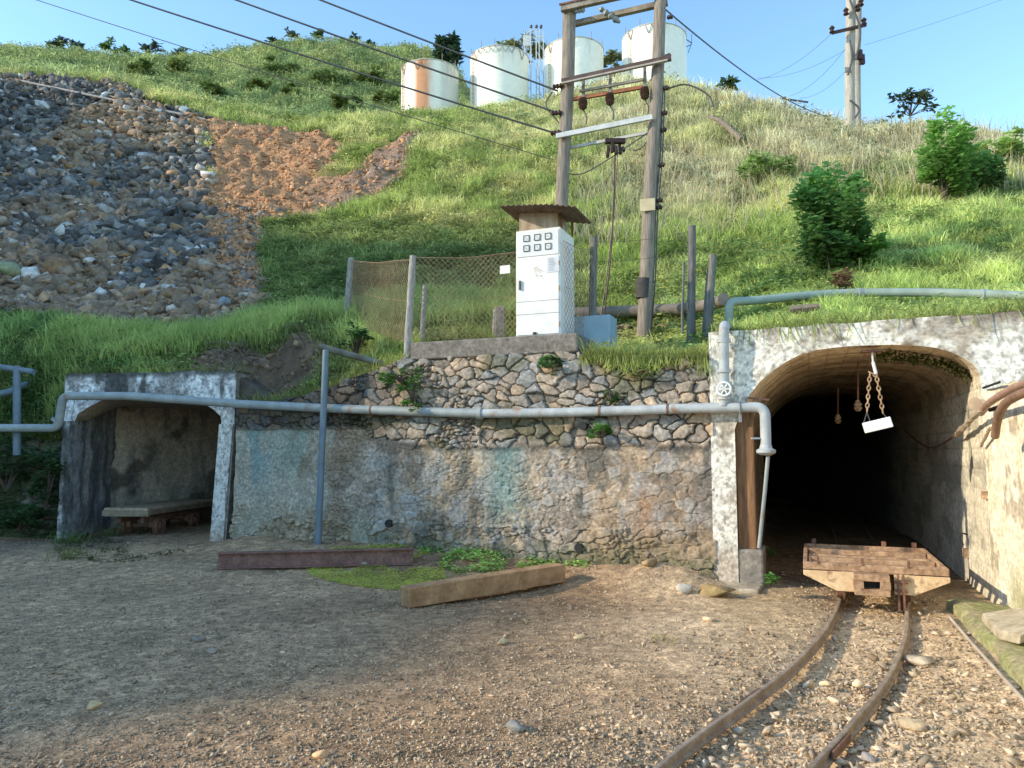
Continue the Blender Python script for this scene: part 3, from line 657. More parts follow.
aa = np.linspace(0, LLn, 220); zlo = np.interp(aa, lo[:, 0], lo[:, 1]); v = np.linspace(0, 1, 60)
zt_ = 2.76+.0*aa; m = MB(); e1 = Lf(LLn-.012, .03, 0); m.prism([e1+Z0*1.9, e1+Z0*2.745, e1+LW*.9+Z0*2.745, e1+LW*.9+Z0*1.9], LD*-.05); m.build('slab_end', mat('dirty_concrete'), lp); AA = np.repeat(aa[:, None], 60, 1); ZZ = zlo[:, None]*(1-v)+(zt_+(fbm(aa*4, 0, 0, 7)-.5)*.04)[:, None]*v
def bluecol(a, z, seed): 
    c = concrete_col(a, z, seed, (.74, .73, .70), (.30, .29, .27), (.09, .085, .08), .47)
    return mixc(c, (.05, .05, .045), .85*sst(.47, .6, fbm(a*5, z*1.2, 0, seed+7)))
PP = LO+LD*AA[..., None]-LW*((fbm(AA*5, ZZ*5, 0, 6)-.5)*.03)[..., None]; PP[..., 2] = ZZ
cc = bluecol(AA, ZZ, 200); cc = mixc(cc, (.07, .07, .06), .8*sst(2.66, 2.74, ZZ+.1*(fbm(AA*8, ZZ*8, 0, 2)-.5)))
surf('portal_slab', PP, cc, M_conc, lp)
TT_, VV = np.meshgrid(aa, np.linspace(0, .5, 8), indexing='ij'); Q = LO+LD*TT_[..., None]+LW*VV[..., None]; Q[..., 2] = 2.76+(fbm(TT_*4, 0, 0, 7)-.5)*.04
surf('slab_top', Q, mixc((.1, .1, .08), (.16, .15, .12), fbm(TT_*5, VV*5, 0, 3)), M_conc, lp)
def panel(name, pa, pb, z0, z1, colf, n=90, k=110, rough=.05, seed=1, z1b=None):
    pa = np.asarray(pa, float); pb = np.asarray(pb, float); t = np.linspace(0, 1, n); z = np.linspace(0, 1, k); T, Z = np.meshgrid(t, z, indexing='ij')
    e = (pb-pa); Lp = np.linalg.norm(e); nn = np.array([e[1], -e[0]])/Lp; Zw = z0+(z1-z0)*Z
    r = (fbm(T*Lp*4, Zw*4, 0, seed)-.5)*rough; Q = np.zeros(T.shape+(3,)); Q[..., 0] = pa[0]+e[0]*T+nn[0]*r; Q[..., 1] = pa[1]+e[1]*T+nn[1]*r; Q[..., 2] = Zw
    return surf(name, Q, colf(T*Lp, Zw, seed), M_conc, lp)
def dk(a, z, s):
    c = mixc((.60, .50, .40), (.36, .30, .24), fbm(a*2, z*1.2, 0, s)); c = mixc(c, (.22, .21, .20), .6*sst(.5, .65, fbm(a*6, z*1.5, 0, s+3))); return mixc(c, (.04, .035, .03), .7*sst(.52, .66, fbm(a*2, z*2, 0, s+5)))
def dkb(a, z, s):
    c = mixc((.30, .29, .28), (.13, .13, .13), sst(.35, .6, fbm(a*5, z*.7, 0, s))); return mixc(c, (.22, .25, .29), .5*sst(.55, .65, fbm(a*8, z*2, 0, s+3)))
q = Lf(aL, 0, 0); zL = hx[0][1]
panel('left_jamb', Lf(0, 0, 0)[:2], Lf(aL, 0, 0)[:2], -.1, zL, lambda a, z, s: bluecol(a, z, 210), rough=.03, n=20)
panel('inner_wall', Lf(aL-.03, -.01, 0)[:2], (-7.10, 13.42), -.1, 2.45, dkb, seed=220, rough=.10)
panel('back_wall', (-7.25, 13.05), (-5.0, 16.9), -.1, 2.6, dk, seed=230, n=150)
panel('end_wall', (-5.0, 16.9), (-2.8, 16.0), -.1, 2.6, dk, seed=240)
rq = Lf(aR, 0, 0)
panel('inner_wall', (-3.4, 15.0), (rq[0], rq[1]), -.1, 2.45, dk, seed=250)
panel('inner_wall', (-2.8, 16.0), (-3.4, 15.0), -.1, 2.6, dk, seed=255)
m = MB()
def lbox(a0, a1, w0, w1, z0, z1, tilt=0):
    pl_ = [Lf(a0, w0, z0), Lf(a1, w0, z0), Lf(a1, w1, z0), Lf(a0, w1, z0)]; m.add(pl_+[Lf(a0+tilt, w0, z1), Lf(a1+tilt, w0, z1), Lf(a1+tilt, w1, z1), Lf(a0+tilt, w1, z1)], [(3, 2, 1, 0), (4, 5, 6, 7), (0, 1, 5, 4), (1, 2, 6, 5), (2, 3, 7, 6), (3, 0, 4, 7)])
pz_ = hx[-1][1]; n_ = 40; ta = np.linspace(0, 1, n_); za = np.linspace(-.05, pz_, 120); TA, ZA = np.meshgrid(ta, za, indexing='ij')
XA = aR-.02-.10*(1-ZA/pz_)+TA*.22; Q = LO+LD*XA[..., None]-LW*(.02+(fbm(XA*6, ZA*6, 0, 4)-.5)*.02)[..., None]; Q[..., 2] = ZA
pc = concrete_col(XA, ZA, 260, (.62, .60, .55), (.33, .30, .26), (.10, .09, .08), .56); pc = mixc(pc, (.36, .27, .18), .7*sst(.6, .1, ZA))
surf('white_pillar', Q, pc, M_conc, lp)
lbox(aR-.13, LLn-.09, .0, .30, -.05, pz_, .09); m.build('pillar_core', mat('dirty_concrete'), lp)
# ceiling following the haunched slab
ac = np.linspace(-.4, LLn+2.2, 60); zc = np.interp(ac, lo[:, 0], lo[:, 1]); vc = np.linspace(0, 5.6, 60); AC, VC = np.meshgrid(ac, vc, indexing='ij')
Q = LO+LD*AC[..., None]+LW*VC[..., None]; sag = np.where(AC < 0, zc[0], np.where(AC > LLn, zc[-1], 0)); ZC = np.interp(AC, lo[:, 0], lo[:, 1])
ZC = ZC*(1-sst(0.2, 1.2, VC))+2.33*sst(.2, 1.2, VC); Q[..., 2] = ZC+(fbm(AC*3, VC*3, 0, 5)-.5)*.05
surf('ceiling', Q, mixc((.45, .36, .27), (.27, .22, .17), fbm(AC*2, VC*2, 0, 15)), M_conc, lp)
# ------------------------------------------------------------------ rails
def rail(side, label):
    t = thing('rail', label, 'rail', CLn[20]); c = CLn+Nn*side*.30
    # I-like rail section swept along the line
    sec = [(-.035, 0), (.035, 0), (.035, .012), (.009, .022), (.009, .052), (.022, .060), (.022, .078), (.016, .084), (-.016, .084), (-.022, .078), (-.022, .060), (-.009, .052), (-.009, .022), (-.035, .012)]
    V = []; n = len(sec)
    for i in range(len(c)):
        for (a, b) in sec: V.append(c[i]+Nn[i]*a*.68+np.array([0, 0, b*.8-.028]))
    f = [(i*n+j, i*n+(j+1) % n, (i+1)*n+(j+1) % n, (i+1)*n+j) for i in range(len(c)-1) for j in range(n)]
    f.append(tuple(range(n))); f.append(tuple((len(c)-1)*n+j for j in range(n))[::-1])
    m = MB(); m.add(V, f); m.build('rail_bar', M_rail, t, smooth=True)
    i = 12 if side > 0 else 16; m = MB(); m.bar(c[i]+Nn[i]*side*.028+[0, 0, .012], c[i+3]+Nn[i+3]*side*.028+[0, 0, .012], .014, .04); m.build('fish_plate', M_rust, t, bevel=.003)
    return t
rail(-1, 'left hand curved steel rail of the track leaving the right tunnel'); rail(1, 'right hand curved steel rail of the track leaving the right tunnel')
# guard piece of rail beyond the cart
# ------------------------------------------------------------------ right cart
Z3 = np.array([0, 0, 1.])
cf = G(873, 604, 0.0); CX = UD*1.0; CY = WD*1.0
co = np.array([3.50, 7.33, 0.0]); crz = ANG
cart = thing('mine_cart', 'rusty flat topped mine cart on the rails in front of the right tunnel', 'mine cart', co, crz)
def C(x, y, z): return co+CX*x+CY*y+Z3*z
CWd, CLt = .64, 1.62; zt0 = .40
pan = MB()
pan.box(C(0, CLt/2, zt0-.035), (CWd*2-.66, CLt-.06, .02), (CX, CY, Z3))
for y in (.05, CLt): pan.box(C(0, y, zt0+.0), (CWd*2, .05, .07), (CX, CY, Z3))
for x in (-CWd+.02, CWd-.02): pan.box(C(x, CLt/2+.03, zt0+.0), (.04, CLt-.06, .07), (CX, CY, Z3))
pan.build('deck_frame', M_rustL, cart, bevel=.006)
rb = MB()
for y, hh_ in ((.30, .03), (.56, .05), (.92, .03), (1.20, .055), (1.42, .03)): rb.box(C(0, y, zt0-.025+hh_/2), (CWd*2-.1, .09, hh_), (CX, CY, Z3))
rb.build('deck_rib', M_rustL, cart, bevel=.004)
for s in (-1, 1):     # the two ochre end plates with slanting outer corners
    m = MB(); x0, x1 = (s*.17, s*(CWd))
    poly = [C(x0, 0, zt0-.04), C(x1, 0, zt0-.04), C(x1, 0, zt0-.085), C(s*(CWd-.30), 0, zt0-.225), C(x0, 0, zt0-.225)]
    m.prism(poly, CY*.02); m.build('end_plate', M_cream, cart, bevel=.003)
m = MB(); zc0 = zt0-.15                                            # coupling box with a slot
for a, b, c_, d_ in ((-.155, .155, -.025, -.085), (-.155, .155, .115, .050)): m.box(C(-.03, -.05, zc0+(c_+d_)/2), (.31, .13, abs(c_-d_)), (CX, CY, Z3))
for x in (-.146, .086): m.box(C(x, -.05, zc0+.0125), (.09, .13, .076), (CX, CY, Z3))
m.build('coupling_box', M_rustL, cart, bevel=.006)
m = MB(); m.box(C(-.03, .03, zc0+.015), (.20, .01, .13), (CX, CY, Z3)); m.build('slot_back', M_black, cart)
m = MB()
for x in (.20, .245): m.bar(C(x, -.04, zt0-.03), C(x, -.04, .03), .018, .03, CY)
m.cyl(C(.17, -.04, .22), C(.28, -.04, .22), .014); m.cyl(C(.17, -.04, .30), C(.28, -.04, .30), .014)
m.build('coupling_link', M_rust, cart, bevel=.002)
for (x, y) in ((-.53, CLt), (-.50, .03), (-.1, .03), (.30, .03), (.22, CLt), (.53, CLt), (-.57, .06)):
    m = MB(); m.box(C(x, y, zt0+.06), (.05 if y > 1 else .022, .03, .07), (CX, CY, Z3)); m.build('stake_bracket', M_rust, cart, bevel=.004)
for s in (-1, 1):     # side sills with openings (their shadow is a ladder)
    m = MB()
    m.box(C(s*(CWd-.34), CLt/2, zt0-.05), (.03, CLt-.1, .05), (CX, CY, Z3))
    m.build('side_sill', M_rust, cart, bevel=.003)
m = MB()
for s in (-1, 1): m.box(C(s*.22, CLt/2, .20), (.05, CLt-.1, .09), (CX, CY, Z3))
for y in (.3, CLt-.3): m.box(C(0, y, .25), (CWd*1.6, .06, .06), (CX, CY, Z3))
m.build('underframe', M_rust, cart, bevel=.004)
for y in (.34, 1.28):
    m = MB(); m.cyl(C(-.38, y, .165), C(.38, y, .165), .022); ax = m.build('axle', M_rust, cart, smooth=True)
    for s in (-1, 1):
        m = MB(); c0 = C(s*.30, y, .165); 
        m.lathe(c0, [(.03, -.045), (.05, -.045), (.05, -.02), (.085, -.012), (.112, -.03), (.116, .02), (.116, .028), (.137, .034), (.137, .046), (.05, .046), (.03, .046)], CX*(-s), 26)
        m.build('wheel', M_rust, cart, smooth=True)
        m = MB(); m.box(C(s*.22, y, .18), (.06, .16, .10), (CX, CY, Z3)); m.build('axle_box', M_rust, cart, bevel=.006)
# ------------------------------------------------------------------ left cart (flat wagon in the left adit)
a_ = math.atan2(.995, .10)-math.pi/2; lx = np.array([math.cos(a_), math.sin(a_), 0]); ly = np.array([-lx[1], lx[0], 0]); lo_ = np.array([-6.17, 12.02, .15])
cart2 = thing('flat_wagon', 'flat timber decked wagon standing in the shaded left tunnel mouth', 'wagon', lo_, a_)
def D(x, y, z): return lo_+lx*x+ly*y+Z3*z
m = MB()
for i in range(7):
    x = -.37+.74*(i+.5)/7; m.box(D(x, 1.15, .455+.004*rng.random()), (.1, 2.3, .035), (lx, ly, Z3))
m.build('deck', M_wood2, cart2, bevel=.004)
m = MB(); m.box(D(0, 2.29, .375), (.78, .05, .125), (lx, ly, Z3)); m.build('end_beam', M_rust, cart2); m = MB(); m.box(D(0, .015, .39), (.78, .05, .095), (lx, ly, Z3)); m.build('end_beam', mat('old_paint_beam', (.30, .24, .16), (.2, .15, .1), 8, .9, .004, 30, rust=((.13, .07, .04), .6, 8)), cart2, bevel=.006)
m = MB()
for s in (-1, 1): m.box(D(s*.375, 1.15, .40), (.035, 2.2, .075), (lx, ly, Z3))
m.build('side_beam', mat('old_paint_beam'), cart2, bevel=.005)
m = MB()
for s in (-1, 1): m.box(D(s*.2, 1.15, .28), (.06, 2.0, .09), (lx, ly, Z3))
m.build('underframe', M_rust, cart2)
for y in (.5, 1.6):
    m = MB(); m.cyl(D(-.36, y, .155), D(.36, y, .155), .022); m.build('axle', M_rust, cart2)
    for s in (-1, 1):
        m = MB(); m.lathe(D(s*.29, y, .155), [(.03, -.05), (.055, -.05), (.055, -.02), (.09, .0), (.13, -.03), (.135, .02), (.155, .028), (.155, .042), (.03, .042)], lx*(-s), 26); m.build('wheel', M_rust, cart2, smooth=True)
        m = MB(); m.box(D(s*.20, y, .19), (.07, .2, .12), (lx, ly, Z3)); m.build('axle_box', M_rust, cart2, bevel=.006)
for s in (-1, 1):
    m = MB(); b0 = D(s*.29-.03, -.05, -.02); m.bar(b0, D(s*.29, 5.0, .0), .05, .05); o = m.build('rail', M_rust, None, bevel=.004)
    tag(o, ('left' if s < 0 else 'right')+' buried rail under the flat wagon in the left tunnel', 'rail')
# ------------------------------------------------------------------ loose steel and timber
b0 = G(218, 558, .20); b1 = G(413, 559, .20); b0[2] = float(GH(b0[0], b0[1])); b1[2] = float(GH(b1[0], b1[1])); print('girder', b0, b1); d = (b1-b0)/np.linalg.norm(b1-b0); nb = np.array([-d[1], d[0], 0])
m = MB(); hb = .20
for z in (.008, hb-.008): m.box((b0+b1)/2+Z3*z, (np.linalg.norm(b1-b0), .12, .016), (d, nb, Z3))
m.box((b0+b1)/2+Z3*hb/2, (np.linalg.norm(b1-b0), .012, hb-.03), (d, nb, Z3))
o = m.build('steel_girder', mat('dull_red_rust', (.27, .14, .11), (.17, .09, .07), 6, .8, .002, 40, fine=.25), None, bevel=.003); tag(o, 'long reddish rusty steel girder lying on the gravel by the left end of the wall', 'girder')
nA = G(409, 607, .02); fA = G(566, 583, .06); nA[2] += .0; d = fA-nA; d[2] = 0; Lb = np.linalg.norm(d); d /= Lb; nb = np.array([-d[1], d[0], 0])
zn = float(GH(nA[0], nA[1])); zf = float(GH(fA[0], fA[1]))
m = MB(); m.bar(nA+nb*.10+Z3*(zn-nA[2]+.10), fA+nb*.10+Z3*(zf-fA[2]+.115), .19, .195)
o = m.build('timber_beam', M_beam, None, bevel=.010); tag(o, 'thick sawn brown timber beam lying on the gravel before the stone wall', 'timber')
# ------------------------------------------------------------------ long grey pipe
def FP(px, py, w): u, z = onface(px, py, w); return Wf(u, w, z)
pw = -.14
gp = thing('water_pipe', 'long grey pipe running along the wall from the left tunnel to the right tunnel', 'pipe', Wf(-3, pw, 2))
pL = [P(-260, 428, 11.3), P(-40, 428, 11.4), P(58, 428, 11.45), P(63, 396, 11.35), P(128, 396, 11.25), P(240, 404, 11.05)]
pR = [FP(320, 408, pw), FP(400, 411, pw), FP(480, 413.5, pw), FP(560, 412.5, pw), FP(640, 410, pw), FP(700, 408, pw)]
e = [FP(765, 407, pw), FP(766, 448, pw)]
m = MB(); m.tube(fillet(pL+pR[:3], .11), .062, 18); m.build('pipe_run', M_pipe, gp, smooth=True)
m = MB(); m.tube(fillet(pR[2:]+e, .11), .058, 18); m.build('pipe_run', M_pipeL, gp, smooth=True)
for (px, py) in ((480, 413.5),):
    c = FP(px, py, pw); m = MB(); m.cyl(c-UD*.03, c+UD*.03, .08, .08, 18); m.build('pipe_clamp', M_pipe, gp, smooth=True); 
for xx in (372, 600, 668):
    c = FP(xx, np.interp(xx, [320, 400, 480, 560, 640, 700], [408, 411, 413.5, 412.5, 410, 408]), pw); m = MB(); m.cyl(c-UD*.012, c+UD*.012, .066, .066, 18); m.build('weld_collar', M_rust, gp, smooth=True)
c = P(57, 428, 11.45); m = MB(); m.cyl(c+[-.02, 0, .10], c+[.0, 0, .13], .082, .082, 18); m.build('pipe_clamp', M_pipe, gp)
c = FP(740, 408, pw); m = MB(); m.torus(c, .066, .010, UD); m.bar(c-Z3*.06, c-Z3*.16, .015, .03); m.build('pipe_clamp', M_pipe, gp)
c = FP(766, 450, pw); m = MB(); m.lathe(c, [(.06, .06), (.07, .02), (.105, .0), (.105, -.03), (.075, -.05), (.05, -.06)], (0, 0, 1), 20); m.build('flange', M_pipeL, gp, smooth=True)
m = MB(); m.tube([FP(768, 456, pw), FP(765, 490, pw), FP(759, 548, pw)], .022, 10); m.build('drop_pipe', M_pipe, gp, smooth=True)
m = MB(); m.bar(c+[-.16, 0, .13], c+[-.06, 0, .13], .03, .02); m.build('bracket', M_pipeL, gp)
vp = thing('standing_pipe', 'pale grey upright pipe with valve on the white pillar of the right tunnel', 'pipe', FP(724, 406, pw))
top = FP(724, 325, -.17); m = MB(); m.tube(fillet([FP(724, 406, pw-.01), FP(724, 360, pw-.01), top, top+WD*.35+Z3*.02, top+WD*.8-Z3*.1], .09), .058, 18); m.build('pipe_run', M_pipeL, vp, smooth=True)
for py in (341, 371, 398): c = FP(724, py, pw-.01); m = MB(); m.cyl(c-Z3*.02, c+Z3*.02, .075, .075, 18); m.build('collar', M_pipeL, vp, smooth=True)
c = FP(724, 389, pw-.13); m = MB(); m.torus(c, .075, .012, WD); 
for a in (0, 60, 120): dd = UD*math.cos(R(a))+Z3*math.sin(R(a)); m.bar(c-dd*.075, c+dd*.075, .014, .014, WD)
m.cyl(c, c+WD*.12, .014); hw = m.build('valve_wheel', M_white, vp, smooth=True)
m = MB(); c2 = FP(724, 389, pw); m.lathe(c2-WD*.1, [(.02, 0), (.05, .02), (.07, .06), (.07, .12)], WD, 16); m.cyl(c2-Z3*.08, c2-Z3*.05, .09, .09, 18); m.cyl(c2+Z3*.05, c2+Z3*.08, .09, .09, 18); m.build('valve_body', M_pipeL, vp, smooth=True)
# blue post with slanting arm
q = P(318, 543, 10.35); tpp = P(326, 350, 10.35); bp = thing('pipe_post', 'slim blue steel post with a sloping arm standing before the wall', 'post', (q[0], q[1], q[2]))
m = MB(); m.tube([q-Z3*.1, tpp], .045, 14); m.build('post', M_blue, bp, smooth=True)
m = MB(); m.tube([tpp+[-.10, .0, .05], P(383, 364, 10.5)], .048, 14); m.build('arm', mat('dull_grey_pipe', (.16, .17, .14), (.1, .1, .08), 6, .7), bp, smooth=True)
q = P(17, 452, 11.6); t2 = P(17, 366, 11.6); bq = thing('pipe_post', 'short grey blue post with crossbar at the left edge carrying the pipe', 'post', q)
m = MB(); m.tube([q-Z3*.05, t2], .055, 14); m.build('post', M_blue, bq, smooth=True)
m = MB(); m.tube([P(-40, 361, 11.6), P(34, 372, 11.6)], .045, 14); m.build('arm', M_blue, bq, smooth=True)
m = MB(); m.tube(spline([P(-90, 408, 12.1), P(0, 394, 12.3), P(22, 386, 12.6), P(50, 378, 13.2)], 6), .055, 12); o = m.build('water_pipe', M_blue, None, smooth=True); tag(o, 'short blue pipe climbing into the grass at the left edge', 'pipe')
# ------------------------------------------------------------------ pipes on the bench
bpz = [(729, 302, 10.0), (760, 300, 10.1), (800, 296, 10.2), (850, 293, 10.2), (920, 292.5, 9.9), (980, 294, 9.5), (1024, 296, 9.2), (1100, 300, 8.6), (1200, 306, 8)]
t = thing('hill_pipe', 'grey green pipe crossing the grass above the right tunnel', 'pipe', P(850, 293, 10.2))
m = MB(); q0 = P(729, 302, 10.0); m.tube([q0-Z3*.4]+[q0-Z3*.06, q0+[.02, 0, -.02]]+spline([P(*a) for a in bpz], 6)[1:], .058, 16); m.build('pipe_run', mat('grey_green_pipe', (.30, .36, .31), (.24, .29, .25), 6, .5, .001, 50, rust=((.2, .17, .1), .66, 4)), t, smooth=True)
for a in ((983, 294.3, 9.48), (860, 293, 10.17)): c = P(*a); m = MB(); m.cyl(c-[.03, 0, 0], c+[.03, 0, 0], .07, .07, 16); m.build('pipe_clamp', M_pipe, t)
t = thing('hill_pipe', 'thick brown grey pipe on the low stone wall behind the fence posts', 'pipe', P(640, 310, 12.6))
m = MB(); m.tube(spline([P(560, 314, 12.8), P(620, 311.5, 12.6), (P(680, 309, 12.2)), P(716, 303, 11.6), P(724, 299, 11.3)], 6), .10, 16); m.build('pipe_run', mat('brown_grey_pipe', (.25, .21, .17), (.15, .13, .11), 5, .8, .003, 30), t, smooth=True)
m = MB(); m.tube(spline([P(350, 326, 13.3), P(430, 320, 13), P(490, 314.5, 12.9), P(530, 313, 12.8), P(580, 312, 12.8)], 6), .03, 10); o = m.build('thin_pipe', M_pipeL, None, smooth=True); tag(o, 'thin pale pipe crossing the grass behind the wire fence', 'pipe')
def rdep(U_, Z_, gap, f1, sid): j = sst(.02, .14, gap); return (j-1)*.07+.04*sid*j, 0
def rcol(U_, Z_, gap, sid, f1):
    c = mixc((.26, .19, .12), (.42, .31, .20), sid); return mixc(c*.25, c, sst(.02, .12, gap))
pa = P(575, 330, 12.45); pb = P(712, 330, 12.0)
rw = masonry('low_stone_wall', pa[:2], pb[:2], 2.85, lambda U_: 3.62+0*U_, rcol, rdep, back_w=.35, nz=60, step=.03, seed=41, sx=.25, sz=.16); tag(rw, 'low brown stone wall under the thick pipe behind the timber pole', 'stone wall')
for px in (500,):
    m = MB(); q = P(px, 330, 11.5); m.box(q+Z3*.12, (.16, .12, .5)); o = m.build('concrete_stub', mat('dirty_concrete'), None, bevel=.02); tag(o, 'small concrete stub beside the left foot of the white cabinet', 'post')
# ------------------------------------------------------------------ electrical cabinet
cw0 = .12
ua, _ = onface(516, 300, cw0); ub, _ = onface(560.5, 300, cw0); zc1 = onface(538, 229, cw0)[1]; zcb = PLZ
cab = thing('electrical_cabinet', 'tall white electrical cabinet under a small corrugated canopy on the plinth', 'cabinet', Wf((ua+ub)/2, .5, PLZ), ANG)
dp = .62
m = MB(); m.wbox(ua, ub, cw0, cw0+dp, zcb, zc1); m.build('cabinet_body', M_white, cab, bevel=.008)
m = MB(); m.wbox(ua+.02, ub-.02, cw0-.012, cw0-.002, zcb+.03, zc1-.38); dr = m.build('door', M_white, cab, bevel=.004)
m = MB(); m.wbox(ua+.02, ub-.02, cw0-.010, cw0-.001, zc1-.36, zc1-.03); mp_ = m.build('meter_panel', mat('panel_white', (.74, .74, .72), (.66, .66, .64), 5, .5), cab, bevel=.003)
cwid = (ub-ua)
for r_ in range(2):
    for c_ in range(3):
        uu = ua+cwid*(.25+.245*c_); zz = zc1-.115-.135*r_; k = .042
        m = MB()
        for (x0, x1, z0, z1) in ((-k, k, k-.008, k), (-k, k, -k, -k+.008), (-k, -k+.008, -k+.008, k-.008), (k-.008, k, -k+.008, k-.008)): m.wbox(uu+x0, uu+x1, cw0-.022, cw0-.0105, zz+z0, zz+z1)
        fr = m.build('meter_window', mat('dark_frame', (.10, .10, .10), (.07, .07, .07), 5, .5), cab)
        m = MB(); m.wbox(uu-k+.008, uu+k-.008, cw0-.016, cw0-.0105, zz-k+.008, zz+k-.008); m.build('dial', mat('dial_white', (.72, .72, .70), (.62, .62, .60), 12, .3), fr)
        m = MB(); m.bar(Wf(uu+.02, cw0-.018, zz-.02), Wf(uu-.014, cw0-.018, zz+.014), .003, .003, WD); m.build('needle', M_black, fr)
m = MB(); m.wbox(ua+cwid*.72, ub-.01, cw0-.017, cw0-.0125, zc1-.60, zc1-.40); nt_ = m.build('notice', mat('notice_paper', (.62, .64, .66), (.52, .54, .56), 8, .6), cab)
m = MB()
for i in range(7): z = zc1-.425-.024*i; l = .5+.5*rng.random(); m.wbox(ua+cwid*.76, ua+cwid*(.76+.18*l), cw0-.0195, cw0-.0175, z-.004, z+.004)
m.build('print', mat('faded_print', (.30, .30, .36), (.25, .25, .3), 8, .6), nt_)
m = MB(); ru = ua+cwid*.42
for i in range(26):
    a = rng.random()*.12; b = zc1-.52-rng.random()*.16; m.wbox(ru+a-.008, ru+a+.006+.02*rng.random(), cw0-.0145, cw0-.0125, b, b+.006)
m.build('faded_mark', mat('faded_red', (.55, .40, .33), (.6, .5, .42), 8, .6), cab)
m = MB()
for z in (zcb+.30, zcb+.47): m.wbox(ua+.01, ub-.01, cw0-.014, cw0-.012, z, z+.004)
m.wbox(ua+cwid*.4, ua+cwid*.47, cw0-.03, cw0-.012, zcb+.03, zcb+.06); m.build('seam', M_black, cab)
m = MB(); m.wbox(ua+.055, ua+.075, cw0-.04, cw0-.012, zc1-.80, zc1-.68); m.cyl(Wf(ua+.065, cw0-.012, zc1-.74), Wf(ua+.065, cw0-.03, zc1-.74), .014); m.build('handle', M_wire, dr)
for z in (zcb+.15, zcb+.62, zcb+.95): m = MB(); m.cyl(Wf(ub-.012, cw0-.014, z-.03), Wf(ub-.012, cw0-.014, z+.03), .009); m.build('hinge', M_mesh, dr)
u2, u3 = onface(519, 215, cw0+.05)[0], onface(557, 215, cw0+.05)[0]
zc2 = onface(538, 208, cw0+.05)[1]
m = MB(); m.wbox(u2, u3, cw0+.05, cw0+.40, zc1, zc2); m.build('upper_box', mat('stained_tin', (.45, .36, .26), (.30, .20, .12), 5, .7, .002, 30, stretch=(3, 3, .6)), cab, bevel=.004)
for (u, w) in ((u2+.01, cw0+.48), (u3+.06, cw0+.48), (u3+.02, cw0+.12)): m = MB(); m.wbox(u, u+.025, w, w+.025, zc1-.0, zc2+.03); m.build('canopy_post', M_rust, cab)
ra, rb_ = onface(501, 210, -.12)[0], onface(574, 212, -.12)[0]; zr0 = zc2-.05
us = np.linspace(ra, rb_+.02, 80); wsx = np.linspace(-.16, .62, 12); UU, WW_ = np.meshgrid(us, wsx, indexing='ij')
cor = .008*np.sin(UU*2*math.pi/.075)-.12*((UU-(ra+rb_)/2)/(rb_-ra)*2)**2*.16+.03*(fbm(UU*3, WW_*3, 0, 3)-.5)
Q = A0+UD*UU[..., None]+WD*WW_[..., None]; Q[..., 2] = zr0+.045+cor-.12*(UU-ra)/(rb_-ra)
o = surf('canopy', Q, None, mat('rusty_tin', (.20, .14, .10), (.11, .08, .06), 6, .8, .002, 30, fine=.2), cab); sm = o.modifiers.new('s', 'SOLIDIFY'); sm.thickness = .008
# blue box behind
u, z = onface(597, 335, .9); m = MB(); m.wbox(u-.42, u+.22, .75, 1.15, 2.75, 3.37); bb = m.build('switch_box', mat('pale_blue_steel', (.30, .42, .50), (.25, .35, .42), 5, .5, rust=((.3, .25, .2), .68, 6)), None, bevel=.008); tag(bb, 'low pale blue steel box on the wall top beside the white cabinet', 'box')
# ------------------------------------------------------------------ fence
def post(px0, py0, px1, py1, d, r, label, m_, cat='fence post', name='fence_post', sink=.3):
    a = P(px0, py0, d); b = P(px1, py1, d); m = MB(); n = 9
    pts = [a+(b-a)*t for t in np.linspace(0, 1, n)]; pts[0] = a-Z3*sink
    m.tube(pts, np.linspace(r*1.05, r*.95, n), 12, wob=.15); o = m.build(name, m_, None, smooth=True); tag(o, label, cat, 'fence posts along the wall top'); return b
M_cpost = mat('pale_post', (.38, .36, .32), (.26, .24, .21), 10, .9, .004, 30, stretch=(3, 3, .8), fine=.2)
f1p = post(346, 325, 351, 258, 12.6, .055, 'pale fence post at the far left corner of the wire fence', M_cpost)
f2p = post(407, 357, 413, 256, 10.25, .05, 'tall pale fence post at the left end of the concrete plinth', M_cpost)
post(422, 338, 425, 285, 11.6, .038, 'short thin pale post just right of the tallest pale fence post', M_cpost)
post(494, 333, 495, 310, 11.6, .03, 'tiny pale stake in front of the thin pipe left of the cabinet', M_cpost)
f3p = post(592, 345, 594, 237, 10.3, .055, 'tall grey timber fence post just right of the white cabinet', M_post)
f4p = post(691, 330, 692, 226, 10.6, .06, 'tall dark grey timber fence post right of the timber pole', M_post)
f5p = post(708, 330, 713, 255, 10.4, .055, 'shorter split grey timber fence post nearest the upright pipe', M_post)
post(682, 322, 684, 262, 11.4, .02, 'thin dark stick standing left of the dark fence posts', M_post); post(703, 330, 708, 268, 10.6, .018, 'thin bent stick leaning on the split fence post', M_post)
